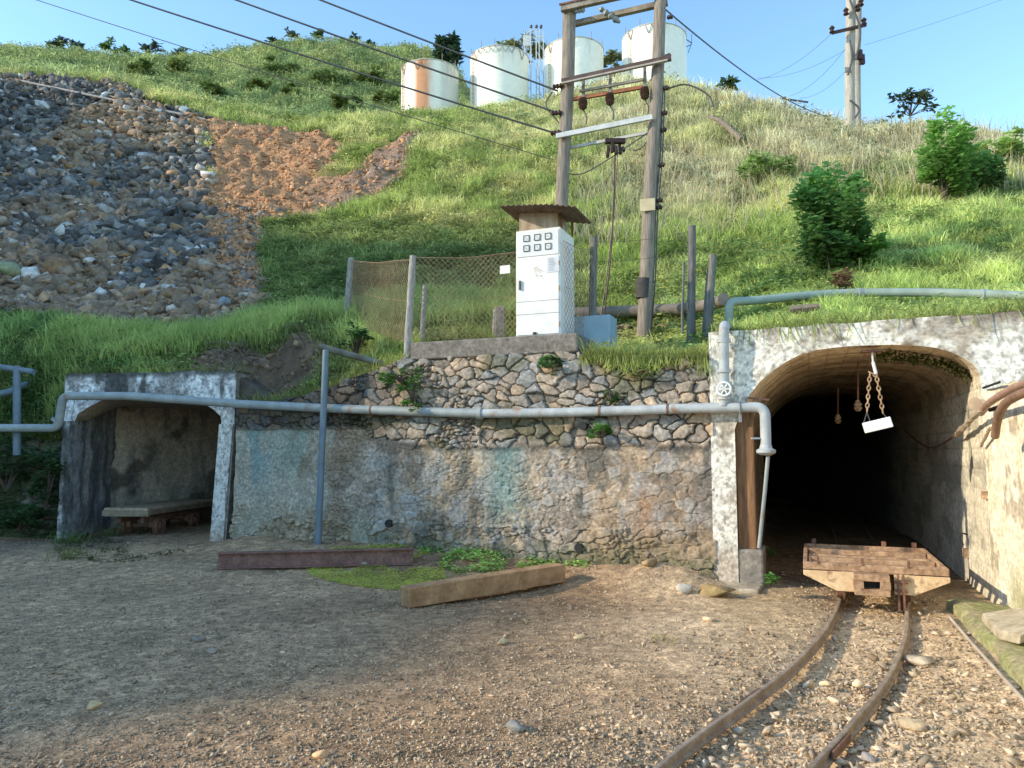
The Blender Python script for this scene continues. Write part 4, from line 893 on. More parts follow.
def mesh_panel(a0, a1, b0, b1, step, label, sagf=.03):
    """a0,b0 bottom ends ; a1,b1 top ends : diamond wire"""
    m = MB(); Lh = np.linalg.norm(b0-a0); Hh = np.linalg.norm(a1-a0); nx_ = int(Lh/step); nz_ = int(Hh/step*1.0)
    def q(s, t):
        s_ = s; p = (a0*(1-s_)+b0*s_)*(1-t)+(a1*(1-s_)+b1*s_)*t; return p+WD*.03*math.sin(s*9+t*4)-Z3*sagf*math.sin(math.pi*s)*t
    for k in range(-nz_, nx_+1):
        for sg in (1, -1):
            pts = []
            for j in range(nz_+1):
                i = k+j if sg > 0 else k+nz_-j
                if 0 <= i <= nx_: pts.append(q(i/nx_, j/nz_))
            if len(pts) > 1: m.tube(pts, .0034, 3, cap=False)
    m.tube([q(s, 1) for s in np.linspace(0, 1, 16)], .005, 4); m.tube([q(s, .5) for s in np.linspace(0, 1, 16)], .003, 4)
    o = m.build('wire_fence', M_mesh, None); tag(o, label, 'fence'); return o
mesh_panel(P(349, 322, 12.6), f1p-Z3*.05, P(410, 345, 10.25), f2p-Z3*.05, .075, 'sagging diamond wire mesh between the two tall pale fence posts')
mesh_panel(P(410, 338, 10.25), f2p-Z3*.03, Wf(ua-.02, .75, 3.05), Wf(ua-.02, .75, 4.35), .075, 'diamond wire mesh between the tall pale post and the white cabinet')
mesh_panel(Wf(ub+.05, .1, 3.05), Wf(ub+.05, .1, 4.25), P(592, 338, 10.3), P(594, 250, 10.3), .095, 'narrow diamond wire mesh between cabinet and grey timber post')
m = MB()
for f in (.95, .75, .5): m.tube(catenary(f3p-Z3*(1-f)*1.4, f4p-Z3*(1-f)*1.4, .05), .003, 4)
o = m.build('fence_wire', M_wire, None); tag(o, 'loose fence wires between the grey timber posts right of the cabinet', 'wire')
a = P(505, 269.5, 10.2); m = MB(); m.box(a, (.15, .006, .115), (UD, WD, Z3)); o = m.build('small_sign', M_white, None); tag(o, 'small blank white plate hanging on the wire fence left of the cabinet', 'sign')
# ------------------------------------------------------------------ H frame
def pole(pts, r0, r1, name, mt, parent=None, wob=.06):
    m = MB(); pts = np.array(pts); n = 16; pp = [pts[0]+(pts[1]-pts[0])*t for t in np.linspace(0, 1, n)]; pp = [p+np.array([.012*math.sin(i*.7), 0, 0]) for i, p in enumerate(pp)]
    m.tube(pp, np.linspace(r0, r1, n), 14, wob=wob); return m.build(name, mt, parent, smooth=True)
hb_ = hit(640, 335, 11.0); dR, dL = 11.9, 12.35
hf = thing('power_pole', 'tall weathered two pole timber power frame with crossarms behind the cabinet', 'power pole', P(600, 330, 12.1))
rb0, rt0 = P(641, 337, dR), P(661.5, -14, dR); lb0, lt0 = P(556, 318, dL), P(570, 10, dL)
pole([rb0-Z3*.5, rt0], .118, .098, 'pole', M_pole, hf); pole([lb0-Z3*.6, lt0], .10, .118, 'pole', M_pole, hf)
def LP(py): t = (py-318)/(10-318); return lb0+(lt0-lb0)*t
def RP(py): t = (py-337)/(-14-337); return rb0+(rt0-rb0)*t
dH = (RP(0)-LP(14)); dH[2] = 0; dH /= np.linalg.norm(dH); nH = np.array([dH[1], -dH[0], 0])   # toward the camera
def arm(p0, p1, a, b, off, name, mt, ext0=.12, ext1=.1):
    d = (p1-p0)/np.linalg.norm(p1-p0); m = MB(); m.bar(p0-d*ext0+nH*off, p1+d*ext1+nH*off, a, b); return m.build(name, mt, hf, bevel=.004)
M_grarm = mat('bleached_arm', (.36, .31, .25), (.24, .20, .16), 7, .9, .003, 25, fine=.2)
arm(LP(13), RP(-7), .09, .10, .16, 'top_crossarm', M_grarm); arm(LP(20), RP(-1), .09, .09, -.16, 'top_crossarm', M_grarm)
m = MB(); m.bar(LP(13)+nH*.215-dH*.14+Z3*.05, RP(-7)+nH*.215+Z3*.05, .02, .03); m.build('angle_iron', M_rust, hf)
arm(LP(88), RP(69), .06, .09, .17, 'steel_crossarm', mat('dark_steel', (.12, .08, .07), (.08, .05, .045), 7, .8), .05, .25); arm(LP(90.5), RP(71.5), .06, .03, .19, 'steel_crossarm', mat('dusty_edge', (.45, .40, .34), (.35, .3, .25), 7, .8), .05, .2)
arm(LP(103), RP(88), .05, .06, .0, 'steel_crossarm', mat('orange_rust', (.40, .16, .08), (.25, .10, .05), 7, .85), -.1, -.15); arm(LP(98), RP(82), .04, .04, .06, 'steel_crossarm', M_grarm, -.25, -.2)
M_wh2 = mat('whitish_channel', (.62, .62, .60), (.48, .48, .46), 7, .6, .002, 30)
arm(LP(142), RP(125), .05, .085, .17, 'white_crossarm', M_wh2, .1, .0); arm(LP(147.5), RP(131), .04, .05, -.17, 'white_crossarm', M_wh2, -.05, .0)
for i, f in enumerate((.20, .50, .88)):     # fuse holders
    p = LP(95)*(1-f)+RP(80)*f+nH*.02; t_ = MB(); t_.bar(p+Z3*.20, p-Z3*.32, .05, .04, nH); fh = t_.build('fuse_holder', mat('fuse_grey', (.30, .27, .24), (.18, .15, .13), 9, .7), hf, bevel=.006)
    m = MB(); m.lathe(p-Z3*.28+nH*.06, [(.03, .10), (.07, .08), (.05, .05), (.08, .03), (.05, 0), (.08, -.02), (.05, -.05), (.07, -.08), (.03, -.12)], (0, .2, 1), 14); m.build('insulator', M_brown, fh, smooth=True)
    m = MB(); m.tube(spline([p-Z3*.38, p-Z3*.5+dH*.05, p-Z3*.62+dH*.04], 5), .012, 6); m.build('jumper_wire', M_wire, fh)
p = LP(145)*.42+RP(130)*.58-Z3*.14                    # dark cable terminations below the white arm
m = MB()
for i in range(7): a = rng.random(3)-.5; m.bar(p+a*[.3, .1, .14]-Z3*.05, p+a*[.36, .1, .1]-Z3*(.12+.12*rng.random()), .06, .05)
m.box(p, (.34, .1, .08)); m.build('cable_box', M_brown, hf, bevel=.01)
m = MB(); m.tube(spline([p-Z3*.15, p-Z3*.9-dH*.03, p-Z3*2.0-dH*.1, p-Z3*3.2-dH*.25], 8), .014, 6); m.tube(spline([p-Z3*.15+dH*.04, p-Z3*1.1-dH*.03, p-Z3*2.3-dH*.17, p-Z3*3.2-dH*.31], 8), .010, 6); m.build('cable', M_brown, hf)
q = RP(211); m = MB(); m.box(q+nH*.14, (.24, .02, .20), (dH, -nH, Z3)); m.build('plate', mat('yellow_plate', (.60, .50, .30), (.5, .42, .25), 6, .7), hf, bevel=.003)
m = MB(); c0, c1 = RP(300), RP(281); m.tube([c0, c1], .128, 14); m.build('tar_band', mat('tar', (.05, .045, .045), (.08, .07, .06), 9, .8), hf, smooth=True)
m = MB()
for o_, r_ in ((.13, .016), (.165, .012)): m.tube([RP(y)+dH*(o_+.01*math.sin(y*.05)) for y in range(90, 331, 12)], r_, 6)
m.build('down_cable', M_wire, hf)
for px, py in ((1, 16), (0, 90), (0, 117), (0, 137)):
    p = LP(py)-dH*.13*(1-px)+dH*.2*px+nH*.1; m = MB(); m.lathe(p, [(.02, -.09), (.045, -.07), (.03, -.03), (.05, -.01), (.03, .02), (.05, .05), (.02, .09)], dH, 12); m.build('insulator', M_brown if py > 50 else M_pipe, hf, smooth=True)
for py in (20, 60, 93, 118, 135, 170, 205, 212):
    p = RP(py)+dH*.17; m = MB(); m.lathe(p, [(.015, -.05), (.04, -.03), (.03, 0), (.045, .03), (.015, .06)], (1, 0, .3), 10); m.build('insulator', M_brown, hf, smooth=True)
m = MB(); m.tube(spline([LP(92)-dH*.25, LP(105)-dH*.35, LP(125)-dH*.1], 6), .012, 6); m.build('jumper_wire', M_wire, hf); m = MB(); m.tube(spline([RP(94)+dH*.15, RP(92)+dH*.5, RP(105)+dH*.85, RP(118)+dH*.95], 6), .014, 6); m.build('jumper_wire', M_wire, hf); m = MB()
m.tube(spline([LP(176), LP(178)*.7+RP(165)*.3, RP(133)], 8), .010, 6); m.build('jumper_wire', M_wire, hf); m = MB(); m.tube(catenary(RP(133), LP(150)*.2+RP(155)*.8, .1), .010, 6)
m.build('jumper_wire', M_wire, hf)
st = LP(14)*.6+RP(-6)*.4; m = MB(); m.lathe(st+[.1, .1, -.12], [(.02, -.25), (.05, -.2), (.03, -.15), (.06, -.1), (.03, -.05), (.06, 0), (.03, .05), (.06, .1), (.02, .2)], (.8, 0, -.6), 12); m.build('strain_insulator', M_pipe, hf, smooth=True)
def wire(name, a, b, sag, r, label, grp=None):
    m = MB(); m.tube(catenary(a, b, sag, 24), r, 5); o = m.build(name, M_wire, None); return tag(o, label, 'wire', grp)
wire('power_line', LP(92)-dH*.15, P(-560, -368, 14), .2, .017, 'uppermost of the three dark power lines meeting the left pole of the frame')
wire('power_line', LP(114)-dH*.15, P(-560, -308, 14), .2, .017, 'middle of the three dark power lines meeting the left pole of the frame')
wire('power_line', LP(135)-dH*.15, P(-560, -242, 14), .2, .017, 'lowest of the three dark power lines meeting the left pole of the frame')
wire('power_line', LP(162)-dH*.15, P(-560, -210, 16), .25, .008, 'thin faint power line ending below the three dark ones on the left pole')
wire('power_line', P(350, -20, 30), P(-60, 40, 30), .2, .0, 'x') if False else None
fp = hit(849, 136, 12)
wire('power_line', RP(12)+dH*.1, P(838, 118, 27.5), .4, .014, 'dark line from the right pole of the frame down to the small crossarm post')
# ------------------------------------------------------------------ far double pole
dF = fp[1]; fpz = thing('double_pole', 'pale twin timber power pole standing high on the right slope', 'power pole', fp)
pole([P(849, 140, dF)-Z3*.4, P(851, -40, dF)], .155, .15, 'pole', mat('pale_pole', (.46, .42, .36), (.34, .30, .25), 9, .9, .006, 14, stretch=(3, 3, .3)), fpz)
pole([P(856, 136, dF+.5)-Z3*.4, P(858, -40, dF+.5)], .12, .12, 'pole', mat('pale_pole'), fpz)
m = MB(); m.bar(P(832, 33, dF-.2), P(866, 25, dF-.2), .07, .09); m.build('crossarm', M_brown, fpz)
for px, py in ((832, 30), (864, 22), (846, 12), (861, 3), (858, 8)): p = P(px, py, dF-.2); m = MB(); m.lathe(p, [(.03, -.12), (.09, -.08), (.05, 0), (.09, .06), (.03, .14)], (0, 0, 1), 10); m.build('insulator', M_brown, fpz, smooth=True)
m = MB(); p = P(860, 58, dF-.15)
for i in range(5): a = rng.random(3)-.5; m.box(p+a*[.2, .1, .4], (.16, .12, .18))
m.build('fuse_box', M_brown, fpz, bevel=.02)
for y0, y1, s in ((0, 60, 4), (40, 75, -4), (100, 118, 3)): m = MB(); m.tube(spline([P(850, y0, dF-.25), P(856+s, (y0+y1)/2, dF-.25), P(852+s, y1, dF-.25)], 6), .03, 6); m.build('jumper_wire', M_wire, fpz)
m = MB(); p = P(848, 70, dF-.2); m.box(p, (.2, .02, .18)); m.build('plate', M_grarm, fpz)
k = hit(785, 97, 14); sf = thing('crossarm_post', 'small short post with crossarm on the skyline of the right slope', 'post', k)
m = MB(); m.bar(k-Z3*.3, k+Z3*.55, .10, .10); m.build('post', M_pole, sf); m = MB(); m.bar(k+[-.25, 0, .5], k+[.9, 0, .33], .05, .05); m.build('crossarm', M_brown, sf)
for i, (x0, y0, x1, y1) in enumerate(((757, 80, 832, 33), (757, 78, 845, 50), (790, 96, 846, 48), (800, 98, 848, 68))): wire('thin_line', P(x0, y0, 27), P(x1, y1, dF), .25, .006, ['highest', 'second highest', 'third', 'lowest'][i]+' faint thin wire reaching the twin pole from the left', None)
wire('thin_line', P(865, 45, dF), P(1150, -60, 30), .2, .005, 'faint thin wire leaving the twin pole towards the upper right')
# ------------------------------------------------------------------ tanks
def tank(cx, wpx, ytop, ybot, label, stain=False, ladder=False, d=46.):
    c = P(cx, (ytop+ybot)/2, d); s = d/F; r = wpx*s/2; zt = P(cx, ytop, d-r)[2]; zb = P(cx, ybot, d-r)[2]; t = thing('storage_tank', label, 'tank', (c[0], c[1], zb), 0)
    n = 96; nz = 60; a = np.linspace(0, 2*math.pi, n+1); z = np.linspace(zb-1.5, zt, nz); Ag, Zg = np.meshgrid(a, z, indexing='ij')
    Q = np.stack([c[0]+np.cos(Ag)*r, c[1]+np.sin(Ag)*r, Zg], -1); h = (Zg-zb)/(zt-zb)
    col = mixc((.88, .85, .74), (.82, .79, .68), fbm(Ag*3, Zg*.6, 0, int(cx))); seam = sst(.02, .0, np.abs((h*3.2) % 1-.5)-.0)*.12; col = col*(1-seam)[..., None]
    col = mixc(col, (.45, .42, .34), .5*sst(.55, .7, fbm(Ag*14, Zg*.25, 0, int(cx)+2))*sst(.5, 1, h))
    if stain:
        st_ = np.exp(-((Ag-(4.55))/.27)**2)*(.7+.4*sst(.3, .6, fbm(Ag*40, Zg*.3, 0, 3))); st_ = np.clip(st_*1.4, 0, 1)
        col = mixc(col, (.52, .20, .07), .9*st_); col = mixc(col, (.55, .28, .14), .6*np.exp(-((Ag-3.75)/.07)**2)); col = mixc(col, (.30, .29, .25), .35*sst(5.1, 5.3, Ag))  # rust stain and thin streak; right-hand side of the shell evenly greyer
    surf('shell', Q, col, M_tank, t, flip=True)
    m = MB(); m.lathe((c[0], c[1], zt-.02), [(r+.03, -.06), (r+.04, 0), (r*.97, .05), (r*.5, .14*r), (.05, .2*r)], (0, 0, 1), 64); m.build('roof', mat('tank_roof', (.5, .49, .44), (.4, .39, .34), 3, .6), t, smooth=True)
    for g in (200, 235, 262, 300, 335):
        e = np.array([math.cos(R(g)), math.sin(R(g)), 0]); m = MB(); b = np.array([c[0], c[1], zt])+e*(r+.02); m.bar(b-Z3*.1, b+Z3*.42, .035, .035); m.build('railing_post', M_mesh, t)
    for g in ((215, 250, 262) if not ladder else (222, 318)):
        e = np.array([math.cos(R(g)), math.sin(R(g)), 0]); tt_ = np.array([-e[1], e[0], 0]); b = np.array([c[0], c[1], zt-.1])+e*(r+.04); m = MB()
        m.bar(b-tt_*.22, b-tt_*.02-Z3*.55, .03, .03); m.bar(b+tt_*.22, b+tt_*.02-Z3*.55, .03, .03); m.build('bracket', M_wire if cx > 600 else M_mesh, t)
    if ladder:
        m = MB(); M0 = []
        for i in range(13):
            g = 228+i*6; e = np.array([math.cos(R(g)), math.sin(R(g)), 0]); M0.append(np.array([c[0], c[1], zt-.12-(.35 if i % 2 else 0)])+e*(r+.06))
        m.tube(M0, .02, 4); m.build('stair_bracing', M_wire, t)
    g = 212; m = MB()
    for gg in (212, 216): e = np.array([math.cos(R(gg)), math.sin(R(gg)), 0]); m.bar(np.array([c[0], c[1], zb])+e*(r+.10), np.array([c[0], c[1], zt])+e*(r+.10), .03, .03)
    for i in range(14): e = np.array([math.cos(R(214)), math.sin(R(214)), 0]); t_ = np.array([-e[1], e[0], 0]); q = np.array([c[0], c[1], zb+(zt-zb)*i/14])+e*(r+.1); m.bar(q-t_*.09, q+t_*.09, .02, .02)
    m.build('ladder', M_mesh, t)
    if cx > 640:
        e = np.array([math.cos(R(-12)), math.sin(R(-12)), 0]); m = MB(); b = np.array([c[0], c[1], zt-.2])+e*r; m.bar(b, b+[.35, 0, -.25], .04, .04); m.bar(b+[.35, 0, -.25], b+[.1, 0, -.9], .04, .04); m.bar(b+[0, 0, -.5], b+[.3, 0, -.35], .04, .04); m.bar(b+[.35, 0, .35], b+[.35, 0, -.25], .03, .03); m.build('ladder_platform', M_wire, t)
    return t
tank(430, 59, 58, 116, 'smallest cream tank with a broad rust stain, leftmost on the ridge', stain=True)
tank(499.5, 61, 44.5, 105, 'cream tank with zigzag bracing under its rim, second from the left', ladder=True)
tank(574, 61, 36, 98, 'cream tank directly behind the left pole of the power frame')
tank(654, 66, 22, 82, 'cream tank standing highest, rightmost behind the right pole')
sc_ = P(534, 98, 46.5); tw = thing('pipe_tower', 'slender white steel pipe tower between the second and third tanks', 'tower', sc_)
m = MB(); zt = P(534, 27, 46.5)[2]
for dx in (-.62, -.2, .15, .35, .62): m.bar((sc_[0]+dx, sc_[1], sc_[2]-1), (sc_[0]+dx, sc_[1], zt-.4*abs(dx)), .07, .07)
m.build('upright', M_wh2, tw); m = MB()
for i in range(6):
    z0 = sc_[2]+i*.8; z1 = z0+.8
    if z1 < zt: m.bar((sc_[0]-.62, sc_[1], z0), (sc_[0]-.2, sc_[1], z1), .035, .035); m.bar((sc_[0]+.15, sc_[1], z1), (sc_[0]+.62, sc_[1], z0), .035, .035)
m.bar((sc_[0]-.7, sc_[1], zt-.7), (sc_[0]+.7, sc_[1], zt-.7), .05, .05); m.build('brace', M_wh2, tw)
m = MB(); m.box((sc_[0]-.45, sc_[1]+.1, zt-.95), (.5, .3, .7)); m.build('panel', M_wh2, tw)
m = MB()
for dx in (-.2, .15, .45): m.lathe((sc_[0]+dx, sc_[1], zt-.1), [(.05, 0), (.10, .05), (.07, .12), (.1, .18), (.04, .25)], (.2, 0, 1), 10)
m.build('pipe_cap', M_wire, tw)
# ------------------------------------------------------------------ hanging lamp block on chains
ch = thing('hanging_block', 'bright white oblong block hung on two rusty chains under the tunnel arch', 'block', FP(872, 351, .1))
cp0 = FP(872, 352, .1); m = MB(); m.box(cp0+Z3*.01, (.22, .12, .02), (UD, WD, Z3)); m.build('hook_plate', M_rust, ch); 
m = MB(); m.tube([cp0, FP(873, 362, .1)], .010, 8); m.tube([FP(873, 362, .1), FP(876, 374, .1)], .018, 10); m.build('hanger_rod', M_white, ch)
def chain(a, b, k):
    m = MB(); a = np.asarray(a); b = np.asarray(b); d = (b-a)/k; L_ = np.linalg.norm(d); e = d/L_
    for i in range(k):
        c = a+d*(i+.5); s1 = UD if i % 2 else WD; s1 = s1-e*s1.dot(e); s1 /= np.linalg.norm(s1)
        pts = []
        for q in range(13): t = 2*math.pi*q/12; pts.append(c+e*L_*.62*math.cos(t)+s1*L_*.34*math.sin(t))
        m.tube(pts, .0075, 6, cap=False)
    return m
chain(FP(870, 373, .1), FP(867, 412, .1), 9).build('chain', M_rustL, ch, smooth=True); chain(FP(876, 373, .1), FP(883, 413, .1), 9).build('chain', M_rustL, ch, smooth=True)
chain(FP(869, 372, .1), FP(877, 376, .1), 2).build('chain', M_rustL, ch, smooth=True)
bc = FP(877.5, 425, .1); ax_ = UD*math.cos(R(14))+Z3*math.sin(R(14)); az_ = np.cross(ax_, WD); az_ = az_ if az_[2] > 0 else -az_
m = MB(); m.box(bc, (.285, .10, .115), (ax_, WD, az_)); m.build('block', mat('bright_white', (.9, .9, .88), (.85, .85, .83), 5, .4), ch, bevel=.008)
m = MB()
m.tube([FP(867, 412, .1), bc-ax_*.13+az_*.05], .005, 5); m.tube([FP(883, 413, .1), bc+ax_*.11+az_*.05], .005, 5); m.tube([FP(867, 412, .1), bc-ax_*.06+az_*.05], .005, 5); m.build('tie_wire', M_wire, ch)
for i, (px, y0, y1, w_) in enumerate(((858, 371, 408, 1.2), (838, 398, 421, 2.8))):
    def FQ(px, py): u, z = onface(px, py, w_); return Wf(u, w_, z)
    h = thing('lamp_hanger', ['nearer thin rod with insulator hanging from the tunnel roof', 'farther thin rod hanging deep in the dark tunnel'][i], 'hanger', FQ(px, y0)); a, b = FQ(px, y0-10), FQ(px, y1)
    m = MB(); m.tube([a, b], .012, 8); m.build('rod', M_rust, h); m = MB(); m.lathe(b, [(.02, .10), (.035, .06), (.05, .05), (.035, .02), (.05, 0), (.025, -.04)], Z3, 12); m.build('insulator', M_rustL, h, smooth=True)
# iron pegs and hook at the left springing of the arch
m = MB(); a = FP(748, 398, -.06); m.bar(a, a+UD*.22+WD*.1-Z3*.02, .02, .02); m.bar(a+UD*.12-Z3*.06, a+UD*.12+Z3*.06, .02, .02); o = m.build('iron_bracket', M_rust, None); tag(o, 'small rusty bracket at the left springing of the tunnel arch', 'bracket')
# ------------------------------------------------------------------ hoses on the wing wall
def WG(px, py, off=.1):
    r = ray(px, py); o = np.array([0, 0, CAMZ])-Wf(UR-off, 0, 0); t = -o.dot(UD)/r.dot(UD); return np.array([0, 0, CAMZ])+r*t
hs = thing('hose_pair', 'two thick brown hoses coming round the bright wing wall at the right', 'hose', WG(1000, 400))
m = MB(); m.tube(spline([WG(1110, 375, .12), WG(1060, 378, .14), WG(1024, 384, .16), WG(1003, 394, .16), WG(988, 404, .14), WG(981, 413, .1)], 8), .032, 12); m.build('hose', mat('pinkish_hose', (.42, .27, .20), (.3, .18, .13), 8, .6), hs, smooth=True)
m = MB(); m.tube(spline([WG(1100, 385, .18), WG(1050, 386, .2), WG(1024, 393, .22), WG(1006, 403, .22), WG(998, 418, .2), WG(995, 436, .18)], 8), .034, 12); m.build('hose', M_hose, hs, smooth=True)
m = MB(); m.tube(spline([WG(1100, 392, .06), WG(1030, 394, .06), WG(1005, 405, .05), WG(990, 410, .05)], 8), .02, 10); m.build('hose', M_black, hs, smooth=True)
rp = thing('knotted_rope', 'frayed rope with a round wooden disc draped from the wall into the tunnel', 'rope', WG(974, 405))
m = MB(); m.tube(spline([WG(986, 408, .12), WG(978, 414, .12), WG(969, 422, .12), WG(961, 430, .12), WG(957, 434, .1)], 6), [.022+.012*rng.random() for _ in range(25)], 7, wob=.6); m.build('knot', mat('frayed_rope', (.42, .34, .25), (.3, .23, .16), 14, .9), rp)
m = MB(); m.tube(spline([WG(957, 434, .1), WG(949, 440, .1), WG(935, 447, .1), WG(925, 446, .1), WG(912, 437, .1), WG(905, 430, .08)], 8), .012, 6); m.build('cord', M_hose, rp)
m = MB(); c = WG(975.5, 404, .16); m.lathe(c, [(.03, 0), (.062, .004), (.062, .03), (.03, .034)], np.array([.45, .85, .1]), 18); m.build('disc', mat('disc_wood', (.52, .38, .26), (.4, .28, .18), 8, .8), rp)
m = MB(); m.tube(spline([WG(990, 428, .06), WG(986, 436, .05), WG(981, 446, .04)], 5), .016, 6, wob=.5); m.build('knot', mat('frayed_rope'), rp)
m = MB(); m.bar(WG(983, 388, .03), WG(1000, 382, .03), .012, .02); o = m.build('iron_bracket', M_black, None); tag(o, 'thin dark iron bracket above the hoses on the right of the arch', 'bracket')
m = MB(); b = WG(968, 533, .03); m.tube(fillet([b-Z3*.02, b-UD*.06, b-UD*.09-Z3*.06+WD*.02, b-UD*.05-Z3*.14], .04), .010, 8); o = m.build('iron_hook', M_black, None); tag(o, 'small black iron loop on the wing wall beside the cart', 'hook')
for i, (px, py, s) in enumerate(((985, 495, .06), (966, 553, .08))):
    b = WG(px, py, .02); m = MB(); m.box(b, (.06, s*1.2, s*1.3), (UD, WD, Z3)); o = m.build('wall_bracket', M_rustL, None, bevel=.005); tag(o, ['small rusty plate fixed halfway up the bright wing wall', 'small rusty box fixed low on the wing wall next to the cart'][i], 'bracket')
# ------------------------------------------------------------------ rocks
def hull(n, flat=.6):
    bm = bmesh.new()
    for i in range(n):
        v = rng.normal(size=3); v /= np.linalg.norm(v); v *= .5*(.75+.35*rng.random()); bm.verts.new((v[0]*1.15, v[1]*.9, v[2]*flat))
    r = bmesh.ops.convex_hull(bm, input=bm.verts); bmesh.ops.delete(bm, geom=[g for g in r['geom_interior'] if isinstance(g, bmesh.types.BMVert)], context='VERTS')
    bmesh.ops.triangulate(bm, faces=bm.faces); bm.verts.ensure_lookup_table()
    V = np.array([v.co[:] for v in bm.verts]); Fc = np.array([[v.index for v in f.verts] for f in bm.faces]); bm.free(); return V, Fc
HULL = [hull(11, f) for f in (.55, .6, .7, .8, .5, .65, .9, .6, .75, .55)]; HSM = [hull(8, f) for f in (.6, .7, .8, .55, .9)]
def rotm(n, tilt=1.0):
    a = rng.random(n)*2*math.pi; b = (rng.random(n)-.5)*tilt; c = (rng.random(n)-.5)*tilt
    ca, sa, cb, sb, cc_, sc_2 = np.cos(a), np.sin(a), np.cos(b), np.sin(b), np.cos(c), np.sin(c); z = np.zeros(n); o = np.ones(n)
    Rz = np.stack([ca, -sa, z, sa, ca, z, z, z, o], -1).reshape(n, 3, 3); Rx = np.stack([o, z, z, z, cb, -sb, z, sb, cb], -1).reshape(n, 3, 3); Ry = np.stack([cc_, z, sc_2, z, o, z, -sc_2, z, cc_], -1).reshape(n, 3, 3)
    return Rz @ Rx @ Ry
def scatter(protos, pos, size, col, tilt=1.0, aniso=.35):
    n = len(pos); wh = rng.integers(0, len(protos), n); V = []; Fs = []; Cc = []; off = 0
    for k, (pv, pf) in enumerate(protos):
        idx = np.nonzero(wh == k)[0]
        if not len(idx): continue
        m = len(idx); S = size[idx][:, None]*(1+aniso*(rng.random((m, 3))-.5)*2); Rm = rotm(m, tilt)
        P_ = np.einsum('nij,nvj->nvi', Rm, pv[None]*S[:, None])+pos[idx][:, None]
        V.append(P_.reshape(-1, 3)); Fs.append((pf[None]+np.arange(m)[:, None, None]*len(pv)+off).reshape(-1, 3)); off += m*len(pv)
        Cc.append(np.repeat(col[idx], len(pv), 0))
    return np.concatenate(V), np.concatenate(Fs), np.concatenate(Cc)
# screen weighted sampling of the hillside so that near and far get suitable detail
def proj(x, y, z):
    yc = y*CP+(z-CAMZ)*SP; zc = -y*SP+(z-CAMZ)*CP; return 512+F*x/yc, 384-F*zc/yc
PX, PY = proj(TX, DD, TZ)
ar = (PX[1:, :-1]-PX[:-1, :-1])*(PY[:-1, 1:]-PY[:-1, :-1])
vis = (ar < 0) & (PX[:-1, :-1] > -150) & (PX[:-1, :-1] < 1180)
wa = (TX[1:, :-1]-TX[:-1, :-1])*(DD[:-1, 1:]-DD[:-1, :-1])
Wt = np.where(vis, np.abs(ar), 0)+np.abs(wa)*.35*np.where(DD[:-1, :-1] < 60, 1, .2)
RKc, BRc = rk[:-1, :-1], br[:-1, :-1]
def sample(n, w, ret=False):
    p = (w/w.sum()).ravel(); c = rng.choice(len(p), n, p=p); i = c//w.shape[1]; j = c % w.shape[1]; a = rng.random(n); b = rng.random(n)
    f = lambda A: (A[i, j]*(1-a)*(1-b)+A[i+1, j]*a*(1-b)+A[i, j+1]*(1-a)*b+A[i+1, j+1]*a*b)
    return np.stack([f(TX), f(DD), f(TZ)], -1), f(rk), f(br)
mr = sst(-.1, .3, RKc)*(BRc < .3)
def rockcol(p, n):
    c = mixc((.075, .072, .068), (.29, .275, .25), rng.random(n)**2); r = rng.random(n)
    q = fbm(p[:, 0]*.35, p[:, 1]*.35, 0, 300)
    c = mixc(c, mixc((.38, .26, .165), (.22, .155, .10), rng.random(n)), sst(.60, .72, q+.40*sst(20, 17, p[:, 1])+.10*rng.random(n)-.05)*.85); c = mixc(c, (.36, .22, .12), (r > .965)*1.); c = mixc(c, (.58, .56, .52), (r < .05)*.8)
    return c*(.7+.6*rng.random(n))[:, None]
nR = 19000; p, a_r, a_b = sample(nR, Wt*mr); sz_ = .14+.50*rng.random(nR)**3.5+.0; sz_ *= np.where(p[:, 1] < 18.5, .45+.5*rng.random(nR), 1.05)*np.where((p[:, 1] < 18.5) & (rng.random(nR) > .97), 1.6, 1); p[:, 2] += sz_*.12
nS = 12000; p2, _, _ = sample(nS, Wt*mr); s2_ = .05+.10*rng.random(nS)
V1, F1, C1 = scatter(HULL, p, sz_, rockcol(p, nR), 1.6); V2, F2, C2 = scatter(HSM, p2, s2_, rockcol(p2, nS), 2)
o = npmesh('rock_scree', np.concatenate([V1, V2]), np.concatenate([F1, F2+len(V1)]), M_rock, None, np.concatenate([C1, C2])); tag(o, 'steep dump of grey broken waste rock', 'rock scree', kind='stuff')
mb = sst(-.1, .4, BRc); nB = 16000; p, _, _ = sample(nB, Wt*mb); sz_ = .03+.22*rng.random(nB)**6; c = mixc((.64, .35, .18), (.42, .23, .12), rng.random(nB))*(.7+.6*rng.random(nB))[:, None]; c = mixc(c, (.45, .27, .16), (rng.random(nB) > .93)*.8)
V1, F1, C1 = scatter(HSM, p, sz_, c, 2); o = npmesh('red_soil_rubble', V1, F1, M_rock, None, C1); tag(o, 'rust brown soil rubble beside the grey dump', 'soil rubble', kind='stuff')
p, _, _ = sample(500, Wt*mb*(DD[:-1, :-1] < 22.5)+1e-9); n_ = len(p); V1, F1, C1 = scatter(HULL, p, .08+.25*rng.random(n_)**2.5, mixc((.14, .12, .105), (.36, .29, .23), rng.random(n_)), 1.8); o = npmesh('loose_rocks', V1, F1, M_rock, None, C1); tag(o, 'grey and brown rocks rolled down over the brown soil', 'rocks', kind='stuff')
